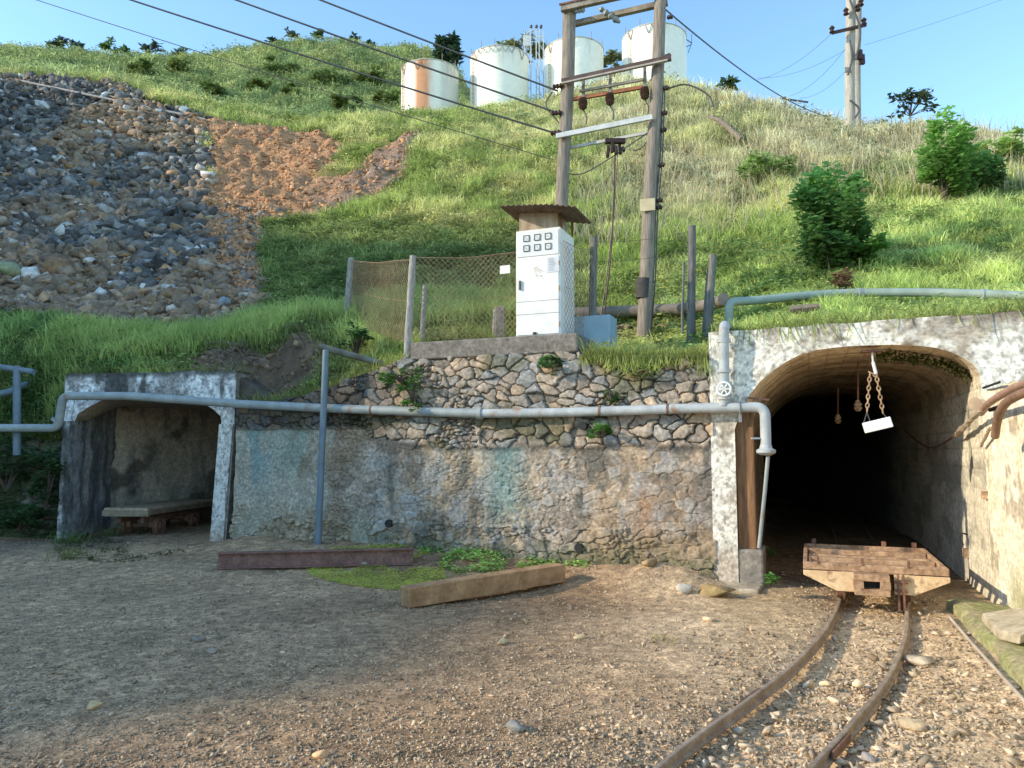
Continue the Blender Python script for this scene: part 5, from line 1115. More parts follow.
# named boulders at the foot of the dump
def boulder(px, py, wpx, col, label, flat=.6, seedn=15, d=None, name='boulder', cat='boulder', ground=False, grp=None):
    q = hit(px, py) if not ground else G(px, py+wpx*.22, .08)
    if ground: q[2] = float(GH(q[0], q[1]))
    s = wpx*q[1]/F/1.0; V, Fc = hull(seedn, flat); V = V*s; a = rng.random()*3; V = V @ np.array([[math.cos(a), -math.sin(a), 0], [math.sin(a), math.cos(a), 0], [0, 0, 1]]); V = V+q+[0, 0, s*flat*.22]
    c = np.tile(col, (len(V), 1))*1.35*[1.05, 1, .88]*(.85+.3*rng.random((len(V), 1))); o = npmesh(name, V, Fc, M_rock, None, c); bv = o.modifiers.new('b', 'BEVEL'); bv.width = s*.035; bv.segments = 1; tag(o, label, cat, grp); return o
for a in [(222, 306, 24, (.16, .19, .24), 'bluish boulder at the foot of the rock dump above the left tunnel'), (10, 276, 40, (.17, .19, .12), 'large moss tinted boulder at the left edge of the dump foot'), (60, 286, 30, (.17, .15, .13), 'flat brown boulder next to the moss tinted one'),
          (120, 290, 26, (.18, .16, .14), 'brown boulder in the middle of the dump foot'), (186, 246, 26, (.13, .14, .17), 'dark blue grey boulder where the dump meets the brown soil'), (160, 300, 24, (.22, .21, .2), 'grey boulder just left of the bluish boulder'), (90, 312, 30, (.2, .18, .15), 'wide brown boulder half sunk in the grass edge'),
          (30, 310, 26, (.16, .15, .14), 'dark boulder low at the left edge above the grass'), (112, 236, 24, (.18, .185, .19), 'pale grey boulder on the lower dump'), (208, 222, 20, (.3, .26, .2), 'light brown boulder at the brown soil edge'), (255, 322, 22, (.17, .16, .15), 'brown boulder at the right end of the dump foot')]:
    boulder(*a)
for i, a in enumerate([(92, 690, 20, (.42, .31, .18), 'pale yellow stone on the gravel near the left edge of the photo'), (321, 738, 17, (.55, .36, .20), 'orange stone casting a shadow in the bottom foreground'), (200, 629, 16, (.17, .15, .14), 'dark stone in the middle of the shaded gravel'), (212, 641, 12, (.24, .20, .17), 'brown stone just below the dark stone'),
          (502, 632, 14, (.42, .34, .22), 'pale stone on the gravel below the timber beam'), (515, 713, 22, (.20, .20, .20), 'flat grey stone in the centre foreground'), (580, 627, 12, (.42, .32, .2), 'small pale stone right of the timber beam'), (18, 762, 18, (.42, .30, .18), 'orange brown stone in the bottom left corner'),
          (283, 642, 7, (.6, .5, .36), 'tiny bright stone on the shaded gravel'), (735, 705, 0, (.2, .2, .2), ''), (825, 668, 13, (.62, .50, .33), 'bright pale stone between the rails, left one'), (858, 668, 14, (.60, .48, .32), 'bright pale stone between the rails beside the right rail'), (871, 644, 13, (.22, .16, .11), 'dark brown stone between the rails near the cart'),
          (912, 706, 26, (.36, .29, .2), 'blocky stone right of the right hand rail'), (917, 642, 34, (.36, .31, .25), 'broad grey stone close to the cart right of the rail'), (905, 756, 34, (.42, .35, .26), 'large flat stone at the bottom right beside the rail'), (865, 736, 18, (.26, .24, .24), 'grey stone touching the right hand rail'),
          (706, 609, 12, (.62, .5, .34), 'pale stone in front of the white pillar'), (631, 568, 20, (.38, .37, .36), 'white grey boulder at the foot of the stone wall'), (685, 584, 20, (.36, .34, .31), 'grey stone leaning on the brown boulder'), (716, 581, 38, (.22, .165, .085), 'big mossy brown boulder at the foot of the white pillar'),
          (650, 575, 20, (.2, .15, .09), 'brown boulder left of the grey leaning stone'), (704, 550, 0, (.2, .2, .2), ''), (270, 545, 0, (.2, .2, .2), ''), (364, 566, 11, (.22, .21, .18), 'grey stone on the mossy patch'), (460, 545, 14, (.24, .22, .2), 'small grey stone at the wall foot above the timber beam')]):
    if a[2]: boulder(*a, ground=True, name='stone', cat='stone', flat=.62 if a[2] < 30 else .45)
# gravel on the yard
def wsamp(n, x0, x1, y0, y1, pw=1.6):
    y = (y0**(1-pw)+(y1**(1-pw)-y0**(1-pw))*rng.random(n))**(1/(1-pw)); x = y*(x0+(x1-x0)*rng.random(n)); return x, y
nG = 90000; x, y = wsamp(nG, -.80, .72, 2.9, 13, 2.2); u = (x-A0[0])*UD[0]+(y-A0[1])*UD[1]; w = (x-A0[0])*WD[0]+(y-A0[1])*WD[1]
ok = ~((w > -.05) & (u < .1) & (u > -7.3)) & (u < 1.95) & ~((w > 4))
dt_ = dist_track(x, y); dens = fbm(x*1.2, y*1.2, 0, 310); sandy = sst(.5, 1.2, x+.15*(7-y))*sst(.5, .9, np.abs(dt_)); ok &= rng.random(nG) > sst(.55, .45, dens)*.35+sandy*.5
x, y, dt_ = x[ok], y[ok], dt_[ok]; n = len(x); s = .009+.026*rng.random(n)**5+.005*(y/8); s = np.where(dt_ < .9, s*1.3, s)
t = sst(-3.2, 1.9, x+.25*(7-y)+(fbm(x*.6, y*.6, 0, 61)-.5)*2.6); c = mixc((.44, .32, .205), (.58, .43, .27), t)*(.5+.8*rng.random(n))[:, None]; c = mixc(c, (.55, .47, .36), (rng.random(n) > .975)*.8)
V1, F1, C1 = scatter(HSM, np.stack([x, y, GH(x, y)+s*.1-.05*sst(.55, .25, np.abs(dt_))], -1), s, c, 1.0)
# coarser ballast by the rails
nK = 6000; x, y = wsamp(nK, .1, .72, 3.2, 9.2, 1.6); dt_ = dist_track(x, y); u = (x-A0[0])*UD[0]+(y-A0[1])*UD[1]; ok = (dt_ < 1.5) & (u < 1.98) & ((((x-A0[0])*UD[0]+(y-A0[1])*UD[1]) > .35) | (y < 8)); 
side = np.zeros(nK); 
for i in range(nK):
    j = np.argmin(np.hypot(CLn[:, 0]-x[i], CLn[:, 1]-y[i])); side[i] = (np.array([x[i], y[i]])-CLn[j, :2]).dot(Nn[j, :2])
ok &= (side > -.24) & ((np.abs(side) < .25) | (side > .34)) & (rng.random(nK) < np.where(side > .3, 1, .55)); x, y, dt_ = x[ok], y[ok], dt_[ok]; n = len(x); s = .018+.070*rng.random(n)**4
c = mixc((.74, .59, .41), (.46, .36, .24), rng.random(n))*(.7+.5*rng.random(n))[:, None]; V3, F3, C3 = scatter(HSM, np.stack([x, y, GH(x, y)-.02*sst(.55, .25, dt_)+s*.05], -1), s, c, 1.2)
o = npmesh('gravel', np.concatenate([V1, V3]), np.concatenate([F1, F3+len(V1)]), M_rock, None, np.concatenate([C1, C3])); tag(o, 'loose gravel strewn over the yard', 'gravel', kind='stuff')
# rubble above the left tunnel slab
q = []; 
for i in range(520):
    px = 140+230*rng.random(); d_ = 0
    k = (px-512)/F; y_ = float(d0(k))+rng.random()**1.5*1.5; x_ = k*y_; q.append((x_, y_, float(Hn(x_, y_))))
q = np.array(q); s = .05+.18*rng.random(len(q))**2.5; V1, F1, C1 = scatter(HULL, q, s, mixc((.20, .14, .09), (.32, .23, .15), rng.random(len(q)))*(.6+.6*rng.random(len(q)))[:, None], 2)
o = npmesh('rubble', V1, F1, M_rock, None, C1); tag(o, 'dark earth and rubble heaped above the left tunnel slab', 'rubble', kind='stuff')
# ------------------------------------------------------------------ leaves and blades
def blades(base, h, w, col, lean=.35, seg=True, tipc=1.25):
    n = len(base); a = rng.random(n)*2*math.pi; ln = lean*(.3+rng.random(n)); dx = np.stack([np.cos(a), np.sin(a), 0*a], -1); b = rng.random(n)*2*math.pi; sd = np.stack([np.cos(b), np.sin(b), 0*b], -1)*(w/2)[:, None]
    up = np.array([0, 0, 1.]); mid = base+dx*(h*ln*.35)[:, None]+up*(h*.6)[:, None]; tip = base+dx*(h*ln)[:, None]+up*h[:, None]*(1-ln*.25)[:, None]
    V = np.stack([base-sd, base+sd, mid+sd*.75, mid-sd*.75, tip], 1).reshape(-1, 3); i = np.arange(n)[:, None]*5
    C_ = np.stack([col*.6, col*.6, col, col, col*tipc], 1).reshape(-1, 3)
    return V, i+np.array([[0, 1, 2, 3]]), i+np.array([[3, 2, 4]]), C_
def leaves(c, s, col, droop=0.4, asp=.5):
    n = len(c); a = rng.random(n)*2*math.pi; e = (rng.random(n)-.6)*1.4*droop+.1; d = np.stack([np.cos(a)*np.cos(e), np.sin(a)*np.cos(e), np.sin(e)], -1)
    r = rng.normal(size=(n, 3)); r[:, 2] *= .4; sd = np.cross(d, np.array([0, 0, 1.])+r*.45); sd /= np.linalg.norm(sd, axis=1)[:, None]
    L = d*s[:, None]; Sd = sd*(s*asp)[:, None]; V = np.stack([c, c+L*.45+Sd*.5, c+L, c+L*.45-Sd*.5], 1).reshape(-1, 3); i = np.arange(n)[:, None]*4
    return V, i+np.array([[0, 1, 2, 3]]), np.repeat(col, 4, 0)
# tufted hillside grass
mg = (RKc < .15) & (BRc < .12) & (bare[:-1, :-1] < 0)
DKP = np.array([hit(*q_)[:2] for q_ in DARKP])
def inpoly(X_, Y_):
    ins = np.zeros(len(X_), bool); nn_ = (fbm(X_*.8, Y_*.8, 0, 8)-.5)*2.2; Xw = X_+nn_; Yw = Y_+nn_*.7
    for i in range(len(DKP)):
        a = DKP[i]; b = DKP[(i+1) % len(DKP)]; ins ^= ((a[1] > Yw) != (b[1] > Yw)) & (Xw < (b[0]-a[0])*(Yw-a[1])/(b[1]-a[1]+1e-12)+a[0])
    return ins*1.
def hillcol(p):
    x, y = p[:, 0], p[:, 1]; k = x/y; n = len(p); n1 = fbm(x*.28, y*.28, 0, 320); n2 = fbm(x*.9, y*.9, 0, 321)
    green = np.tile((.38, .46, .13), (n, 1)); c = mixc(green, (.72, .70, .28), sst(.4, .65, n2))
    straw = .75*sst(.05, .28, k)*sst(16.5, 21, y)*sst(60, 40, y)+.45*sst(-.1, .1, k)*sst(24, 30, y)
    c = mixc(c, (.84, .74, .46), np.clip(straw*(.45+.9*sst(.35, .65, n1)), 0, .9)); c = mixc(c, (.60, .72, .24), .75*sst(.1, .3, k)*sst(19, 14, y)*(.4+.6*sst(.35, .6, n2)))
    lh = sst(-.05, -.2, k)*sst(36, 42, y); c = mixc(c, mixc((.52, .58, .24), (.24, .34, .15), sst(.35, .65, n2)), lh)
    berm = sst(-.12, -.25, k)*sst(17, 15, y); c = mixc(c, mixc((.20, .31, .10), (.50, .58, .19), sst(.3, .7, n2)), berm)
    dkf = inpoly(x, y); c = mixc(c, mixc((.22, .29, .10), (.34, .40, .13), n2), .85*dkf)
    return c
nT = 105000; p, pr, pb = sample(nT, Wt*mg); per = 7
dd = p[:, 1]; cl = sst(.35, .7, fbm(p[:, 0]*.8, dd*.8, 0, 330)); h = (.10+.16*rng.random(nT)+.18*cl)*np.clip(.5+dd/40, .7, 1.6); h *= np.where(dd < d0(p[:, 0]/dd)+.7, .6, 1)
strip = (p[:, 0]/dd > .22) & (dd < 10.6); h *= np.where(inpoly(p[:, 0], dd) > .5, .55, 1); h = np.where(strip, .10+.12*rng.random(nT), h); kk_ = p[:, 0]/dd; h = np.where((kk_ > .06) & (kk_ < .30) & (dd < 12.7), h*.45, h)
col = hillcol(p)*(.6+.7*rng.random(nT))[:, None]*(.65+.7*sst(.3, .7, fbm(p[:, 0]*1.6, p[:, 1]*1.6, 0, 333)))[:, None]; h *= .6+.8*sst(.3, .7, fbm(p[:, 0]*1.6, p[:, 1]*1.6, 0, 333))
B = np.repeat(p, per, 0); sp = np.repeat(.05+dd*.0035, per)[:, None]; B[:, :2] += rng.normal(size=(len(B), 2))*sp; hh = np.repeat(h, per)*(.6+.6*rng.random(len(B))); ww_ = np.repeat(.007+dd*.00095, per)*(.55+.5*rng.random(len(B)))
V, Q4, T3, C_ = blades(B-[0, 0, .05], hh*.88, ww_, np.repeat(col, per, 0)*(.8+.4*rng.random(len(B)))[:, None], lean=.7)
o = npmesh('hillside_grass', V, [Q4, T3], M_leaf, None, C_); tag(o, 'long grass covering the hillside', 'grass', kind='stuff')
# low broad leaved cover
mc = mg*1.2*(dkm[:-1, :-1] > 0)+mg*(.25+sst(.40, .56, fbm(TX*.3, DD*.3, 0, 340)))[:-1, :-1]*(1-.75*sst(.05, .2, (TX/DD)[:-1, :-1])*sst(14, 16, DD[:-1, :-1])) + mg*.9*((TX/DD)[:-1, :-1] < -.12)*(DD[:-1, :-1] > 36)+mg*.8*((TX/DD)[:-1, :-1] < -.15)*(DD[:-1, :-1] < 20)*(DD[:-1, :-1] > 14.8)
nC = 20000; p, _, _ = sample(nC, Wt*mc); per = 26; dd = p[:, 1]; rad = (.10+.10*rng.random(nC))*np.clip(dd/16, .8, 4.); col = hillcol(p)*(.65+.5*rng.random(nC))[:, None]
v = rng.normal(size=(nC*per, 3)); v /= np.linalg.norm(v, axis=1)[:, None]; v *= (rng.random(nC*per)**.4)[:, None]; v[:, 2] = np.abs(v[:, 2])*.9; c = np.repeat(p, per, 0)+v*np.repeat(rad, per)[:, None]*[1.2, 1.2, 1.]
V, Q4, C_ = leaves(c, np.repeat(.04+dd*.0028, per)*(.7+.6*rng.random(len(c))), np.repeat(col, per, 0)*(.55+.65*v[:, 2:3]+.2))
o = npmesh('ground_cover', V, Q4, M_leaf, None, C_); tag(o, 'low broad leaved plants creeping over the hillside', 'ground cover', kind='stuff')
mw2 = mg*sst(.52, .62, fbm(TX*.55, DD*.55, 0, 344))[:-1, :-1]
nC = 1500; p, _, _ = sample(nC, Wt*mw2); per = 60; dd = p[:, 1]; rad = (.16+.16*rng.random(nC))*np.clip(dd/16, .8, 4.); col = hillcol(p)*[.62, .72, .7]*(.6+.5*rng.random(nC))[:, None]
v = rng.normal(size=(nC*per, 3)); v /= np.linalg.norm(v, axis=1)[:, None]; v *= (rng.random(nC*per)**.5)[:, None]; v[:, 2] = np.abs(v[:, 2])*1.3; c = np.repeat(p, per, 0)+v*np.repeat(rad, per)[:, None]*[1.1, 1.1, 1.]
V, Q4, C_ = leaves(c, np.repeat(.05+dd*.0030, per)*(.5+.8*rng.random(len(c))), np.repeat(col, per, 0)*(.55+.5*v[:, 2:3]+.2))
o = npmesh('slope_weeds', V, Q4, M_leaf, None, C_); tag(o, 'darker weeds scattered in the slope grass', 'weeds', kind='stuff')
# bushes and trees
def bush(px, py, wpx, hpx, n, label, col=(.05, .11, .03), ls=.12, name='shrub', cat='shrub', grp=None, p=None, cl=14, asp=.55, stem=True, droop=.5, hang=False):
    q = hit(px, py) if p is None else np.asarray(p); s = q[1]/F; rx = wpx*s/2; hz = hpx*s; t = thing(name, label, cat, q, 0, grp)
    cc = rng.normal(size=(cl, 3)); cc /= np.linalg.norm(cc, axis=1)[:, None]; cc *= (.35+.68*rng.random(cl))[:, None]; cr_ = .16+.22*rng.random(cl)
    k = rng.integers(0, cl, n); v = rng.normal(size=(n, 3)); v /= np.linalg.norm(v, axis=1)[:, None]; v *= (rng.random(n)**.35)[:, None]
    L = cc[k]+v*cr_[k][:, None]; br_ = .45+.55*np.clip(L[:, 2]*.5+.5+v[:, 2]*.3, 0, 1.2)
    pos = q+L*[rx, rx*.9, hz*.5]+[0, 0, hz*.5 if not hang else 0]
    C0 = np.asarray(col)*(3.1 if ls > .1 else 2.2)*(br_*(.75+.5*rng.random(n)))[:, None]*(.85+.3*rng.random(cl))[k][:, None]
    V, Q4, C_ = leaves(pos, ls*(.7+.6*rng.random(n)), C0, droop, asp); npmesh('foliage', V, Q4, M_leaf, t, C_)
    if stem:
        m = MB()
        for i in range(min(cl, 9)):
            e = q+cc[i]*[rx, rx, hz*.5]+[0, 0, hz*.5 if not hang else 0]; m.tube(spline([q-Z3*.05, (q+e)/2+[0, 0, hz*.1], e], 4), np.linspace(.018, .006, 9)*max(1, q[1]/14), 5)
        m.build('stem', M_bark, t)
    return t
bush(830, 274, 72, 112, 4600, 'dark green leafy shrub on the slope right of the power frame', (.07, .135, .04), .13, cl=40); bush(858, 268, 50, 46, 1300, 'lower leafy shrub joined to the right side of the darker shrub', (.07, .15, .035), .15)
bush(944, 204, 58, 92, 3800, 'tall bright green leafy shrub high on the right slope', (.10, .18, .045), .14, cl=32); bush(974, 195, 52, 52, 2000, 'darker leafy shrub just right of the tall bright shrub', (.085, .15, .045), .14, cl=24)
bush(1008, 168, 70, 34, 1500, 'pale green low shrub near the right edge', (.15, .21, .06), .14, cl=20); bush(757, 186, 74, 34, 1600, 'low spreading green shrub in the straw grass of the right slope', (.13, .18, .055), .12, cl=24); bush(828, 205, 50, 34, 700, 'light green low shrub above the dark leafy shrub', (.16, .23, .06), .13, cl=20)
bush(844, 290, 22, 22, 260, 'dry brown plant below the dark leafy shrub', (.16, .10, .06), .08)
# plants rooted in the stone wall
def wallplant(px, py, wpx, hpx, n, label, col, ls): bush(px, py, wpx, hpx, n, label, col, ls, 'wall_plant', 'plant', None, FP(px, py, -.10), 9, .5, True, .6, True)
wallplant(549, 363, 30, 30, 420, 'round bright green plant growing on the wall just below the plinth', (.06, .15, .035), .055); wallplant(603, 433, 28, 30, 380, 'green plant growing from the wall below the long pipe', (.07, .17, .03), .055); wallplant(609, 396, 18, 20, 170, 'small green plant on the wall just above the long pipe', (.07, .15, .03), .05)
wallplant(400, 378, 46, 36, 620, 'leafy green plant sprawling on the wall above the pipe left of the plinth', (.08, .17, .035), .06); wallplant(414, 398, 46, 30, 460, 'leafy green plant hanging over the long pipe', (.08, .17, .035), .06); wallplant(640, 372, 30, 16, 120, 'low moss green plant on the wall face below the timber pole', (.11, .15, .035), .05)
bush(356, 352, 34, 32, 600, 'dark green bushy plant behind the sloping post arm', (.035, .09, .03), .06, p=P(356, 352, 11.2)); 
for a in ((338, 541, 24, 16, 170, 'bright weed at the foot of the blue post'), (392, 540, 30, 12, 120, 'low weed at the wall foot behind the end of the girder'), (720, 571, 26, 26, 200, 'dry tinted weed growing against the white pillar'), (772, 592, 18, 22, 150, 'green weed at the inner corner of the right tunnel'), (770, 566, 12, 20, 90, 'thin green weed on the foot block inside the right tunnel'), (686, 566, 26, 14, 90, 'brownish weed at the wall foot near the white pillar')):
    g_ = G(a[0], a[1], .08); bush(*a[:5], a[5], (.07, .15, .035) if 'green' in a[5] or 'bright' in a[5] or 'low' in a[5] else (.15, .13, .05), .05, 'weed', 'weed', None, g_, 8, .5, False)
for (px, py, d_, w_, h_, lb) in ((6, 470, 11.95, 70, 60, 'dark green leafy bush low at the left edge below the pipe'), (46, 488, 11.9, 34, 60, 'dark green creeper beside the left jamb of the left tunnel'), (20, 520, 11.85, 70, 34, 'dark green weeds at the foot of the mossy wall at the left edge'), (-30, 480, 12, 80, 80, 'dark green bush partly cut off by the left edge')):
    bush(px, py, w_, h_, 1500, lb, (.045, .085, .03), .07, 'shrub', 'shrub', None, P(px, py+h_*.3, d_-.15), 22, .55, True, .5)
# moss and creeping plants on the yard
x = []; nM = 5200; 
def patch(n, pts, s0, col, hmax, name, label, cat):
    pts = np.array([G(*p_, .08)[:2] for p_ in pts]); lo_x, lo_y = pts.min(0); hi_x, hi_y = pts.max(0); X_ = lo_x+(hi_x-lo_x)*rng.random(n*3); Y_ = lo_y+(hi_y-lo_y)*rng.random(n*3); ins = np.zeros(len(X_), bool)
    for i in range(len(pts)):
        a = pts[i]; b = pts[(i+1) % len(pts)]; c = ((a[1] > Y_) != (b[1] > Y_)) & (X_ < (b[0]-a[0])*(Y_-a[1])/(b[1]-a[1]+1e-12)+a[0]); ins ^= c
    ins &= fbm(X_*3, Y_*3, 0, 9)+.25*fbm(X_*9, Y_*9, 0, 19) > .54; X_, Y_ = X_[ins], Y_[ins]; n_ = len(X_); z = GH(X_, Y_); c = np.stack([X_, Y_, z+rng.random(n_)*hmax], -1)
    C0 = mixc(col[0], col[1], fbm(X_*4, Y_*4, 0, 12))*(.7+.6*rng.random(n_))[:, None]; V, Q4, C_ = leaves(c, s0*(.6+.8*rng.random(n_)), C0, .3, .7); o = npmesh(name, V, Q4, M_leaf, None, C_); tag(o, label, cat, kind='stuff')
patch(16000, [(300, 566), (335, 560), (400, 558), (440, 566), (448, 578), (400, 584), (345, 580), (312, 573)], .016, ((.80, .80, .18), (.55, .62, .14)), .03, 'moss', 'yellow green moss on the gravel in front of the girder', 'moss')
patch(4200, [(408, 556), (415, 548), (470, 548), (520, 555), (585, 562), (590, 575), (560, 572), (450, 574), (425, 566)], .045, ((.34, .56, .16), (.50, .70, .20)), .06, 'creeping_plants', 'creeping green plants along the foot of the wall', 'ground cover')
patch(2500, [(50, 548), (90, 540), (140, 552), (190, 556), (120, 565), (60, 562)], .03, ((.07, .10, .03), (.10, .13, .04)), .04, 'creeping_plants', 'sparse weeds before the left tunnel', 'ground cover')
def gtuft(px, py, n, h, label, p=None, col=(.16, .19, .05), sp=.08):
    q = G(px, py, .08) if p is None else p; q[2] = float(GH(q[0], q[1])) if p is None else q[2]; B = np.tile(q, (n, 1)); B[:, :2] += rng.normal(size=(n, 2))*sp
    V, Q4, T3, C_ = blades(B-[0, 0, .01], h*(.5+.6*rng.random(n)), np.full(n, .009), np.tile(col, (n, 1))*1.8*(.7+.6*rng.random((n, 1))), .8); o = npmesh('grass_tuft', V, [Q4, T3], M_leaf, None, C_); tag(o, label, 'grass tuft')
gtuft(66, 549, 90, .28, 'grass tuft at the left foot of the left tunnel', col=(.10, .15, .04), sp=.15); gtuft(70, 560, 60, .2, 'pale grass tuft on the gravel before the left tunnel', sp=.12); gtuft(110, 541, 60, .25, 'grass tuft at the inner left wall of the left tunnel', col=(.1, .13, .05), sp=.12)
gtuft(342, 553, 14, .28, 'dry grass stalks sprouting in front of the girder', col=(.26, .22, .12), sp=.03); gtuft(372, 551, 14, .18, 'short dry grass stalks in front of the right half of the girder', col=(.26, .22, .12), sp=.06)
gtuft(662, 631, 26, .09, 'tiny grass tuft on the sandy ground before the right tunnel', col=(.3, .28, .12), sp=.08); gtuft(530, 560, 50, .16, 'grass tuft behind the far end of the timber beam', col=(.1, .16, .04), sp=.12); gtuft(8, 768, 0, .1, '') if False else None
gtuft(135, 537, 40, .22, 'grass tuft by the wheels of the flat wagon', col=(.1, .13, .05), sp=.12)
# long grass hanging over the wall top and slab edges
E = []; 
for i in range(1500):
    u = -1.8+1.55*rng.random(); w = -.06+.5*rng.random(); E.append(Wf(u, w, float(ztop(u))+.02+.0*w))
for i in range(3000):
    u = -.25+6*rng.random(); w = .02+.35*rng.random(); E.append(Wf(u, w, float(ztp(u))-.02+.1*w))
for i in range(2400):
    a = rng.random()*LLn*1.0; w = .05+.4*rng.random(); q = Lf(a, w, 2.74); 
    if a > 1.3 and rng.random() < .75: continue
    E.append(q)
for i in range(1500):
    u = -7.1+2.8*rng.random(); w = -.02+.5*rng.random(); E.append(Wf(u, w, float(ztop(u))))
for i in range(5200):
    x_ = -12+4.9*rng.random(); y_ = 12.1+(-x_-7.2)*.095+.6*rng.random(); E.append(np.array([x_, y_, 1.70]))
E = np.array(E); n = len(E); hh = (.04+.24*rng.random(n)**1.6)*(.5+fbm(E[:, 0]*2.5, E[:, 1]*2.5, 0, 370)); hh[-5200:] *= 1.8; cE = mixc((.60, .62, .20), (.34, .42, .11), rng.random(n)); cE = np.where((E[:, :1] < -2), cE*.75, cE)
V, Q4, T3, C_ = blades(E, hh, np.full(n, .011)*(.7+.6*rng.random(n)), cE, 1.3); o = npmesh('edge_grass', V, [Q4, T3], M_leaf, None, C_); tag(o, 'grass fringe along the tops of walls and slabs', 'grass', kind='stuff')
# tall berm grass on the left and behind the fence
mt_ = mg*((TX/DD)[:-1, :-1] < .02)*((TX/DD)[:-1, :-1] > -.62)*(DD[:-1, :-1] < 13.9)*(DD[:-1, :-1] > 12.2); nT = 4800; p, _, _ = sample(nT, Wt*mt_); per = 6; B = np.repeat(p, per, 0); B[:, :2] += rng.normal(size=(len(B), 2))*.07
c = mixc((.24, .36, .10), (.66, .72, .24), fbm(B[:, 0], B[:, 1], 0, 350)); V, Q4, T3, C_ = blades(B, .16+.28*rng.random(len(B)), np.full(len(B), .018), c*(.7+.5*rng.random((len(B), 1))), .5); o = npmesh('tall_grass', V, [Q4, T3], M_leaf, None, C_); tag(o, 'tall bright grass on the bank behind the walls', 'grass', kind='stuff')
for nm, cnt, u0, u1, zf_, wy, lab in (('hanging_grass', 800, -1.82, -.28, ztop, -.10, 'grass hanging over the wall top beside the plinth'), ('hanging_grass', 500, -.2, 5.5, ztp, -.05, 'grass hanging over the right tunnel slab')):
    u = u0+(u1-u0)*rng.random(cnt); keep = fbm(u*2.2, 0*u, 0, 360) > rng.random(cnt)*.8; u = u[keep]; b = np.array([Wf(x_, wy+.06*rng.random(), float(zf_(x_))+.02) for x_ in u]); n_ = len(b); L_ = (.06+.22*rng.random(n_))*np.clip(fbm(u*3, 0*u, 0, 361)*1.8, .3, 1.4)
    V, Q4, T3, C_ = blades(b, -L_, np.full(n_, .012), np.tile((.46, .52, .16), (n_, 1))*(.6+.7*rng.random((n_, 1))), .7); o = npmesh(nm, V, [Q4, T3], M_leaf, None, C_); tag(o, lab, 'grass', kind='stuff')
# earth packed behind the right end of the left slab
m = MB(); m.cc = (.13, .11, .085); 
e0 = Lf(LLn-.06, .12, 0); m.prism([e0+Z3*1.9, e0+UD*.55+WD*.15+Z3*1.9, e0+UD*.55+WD*.15+Z3*2.30, e0+UD*.25+WD*.1+Z3*2.55, e0+Z3*2.70], WD*1.6); o = m.build('earth_bank', M_terr, None, usecol=True, bevel=.05); tag(o, kind='structure')
# fern fringe growing inside the arch and seed stalks on the right slope
fr = thing('fern_fringe', 'row of small green ferns hanging inside the upper right of the tunnel arch', 'fern', FP(930, 360, .4)); cs = []
for i in range(420):
    t = rng.random(); u = 1.52+.92*t; z = np.interp(u, prof[13:-13, 0], prof[13:-13, 1])-.02; cs.append(Wf(u, .30+.18*math.sin(t*3)+.05*rng.random(), z-.10*rng.random()))
V, Q4, C_ = leaves(np.array(cs), np.full(len(cs), .07), np.tile((.09, .12, .025), (len(cs), 1))*(.6+.7*rng.random((len(cs), 1))), 1.6, .35); npmesh('foliage', V, Q4, M_leaf, fr, C_)
msk = (mg*((TX/DD)[:-1, :-1] > .08)*(DD[:-1, :-1] > 16)); nT = 5200; p, _, _ = sample(nT, Wt*msk); p[:, 2] -= .05; V, Q4, T3, C_ = blades(p, .3+.6*rng.random(nT), np.full(nT, .022)+p[:, 1]*.0003, mixc((.50, .44, .25), (.60, .54, .36), rng.random(nT)), .35, tipc=1.3)
o = npmesh('seed_stalks', V, [Q4, T3], M_leaf, None, C_); tag(o, 'straw coloured seed stalks standing above the slope grass', 'grass', kind='stuff')
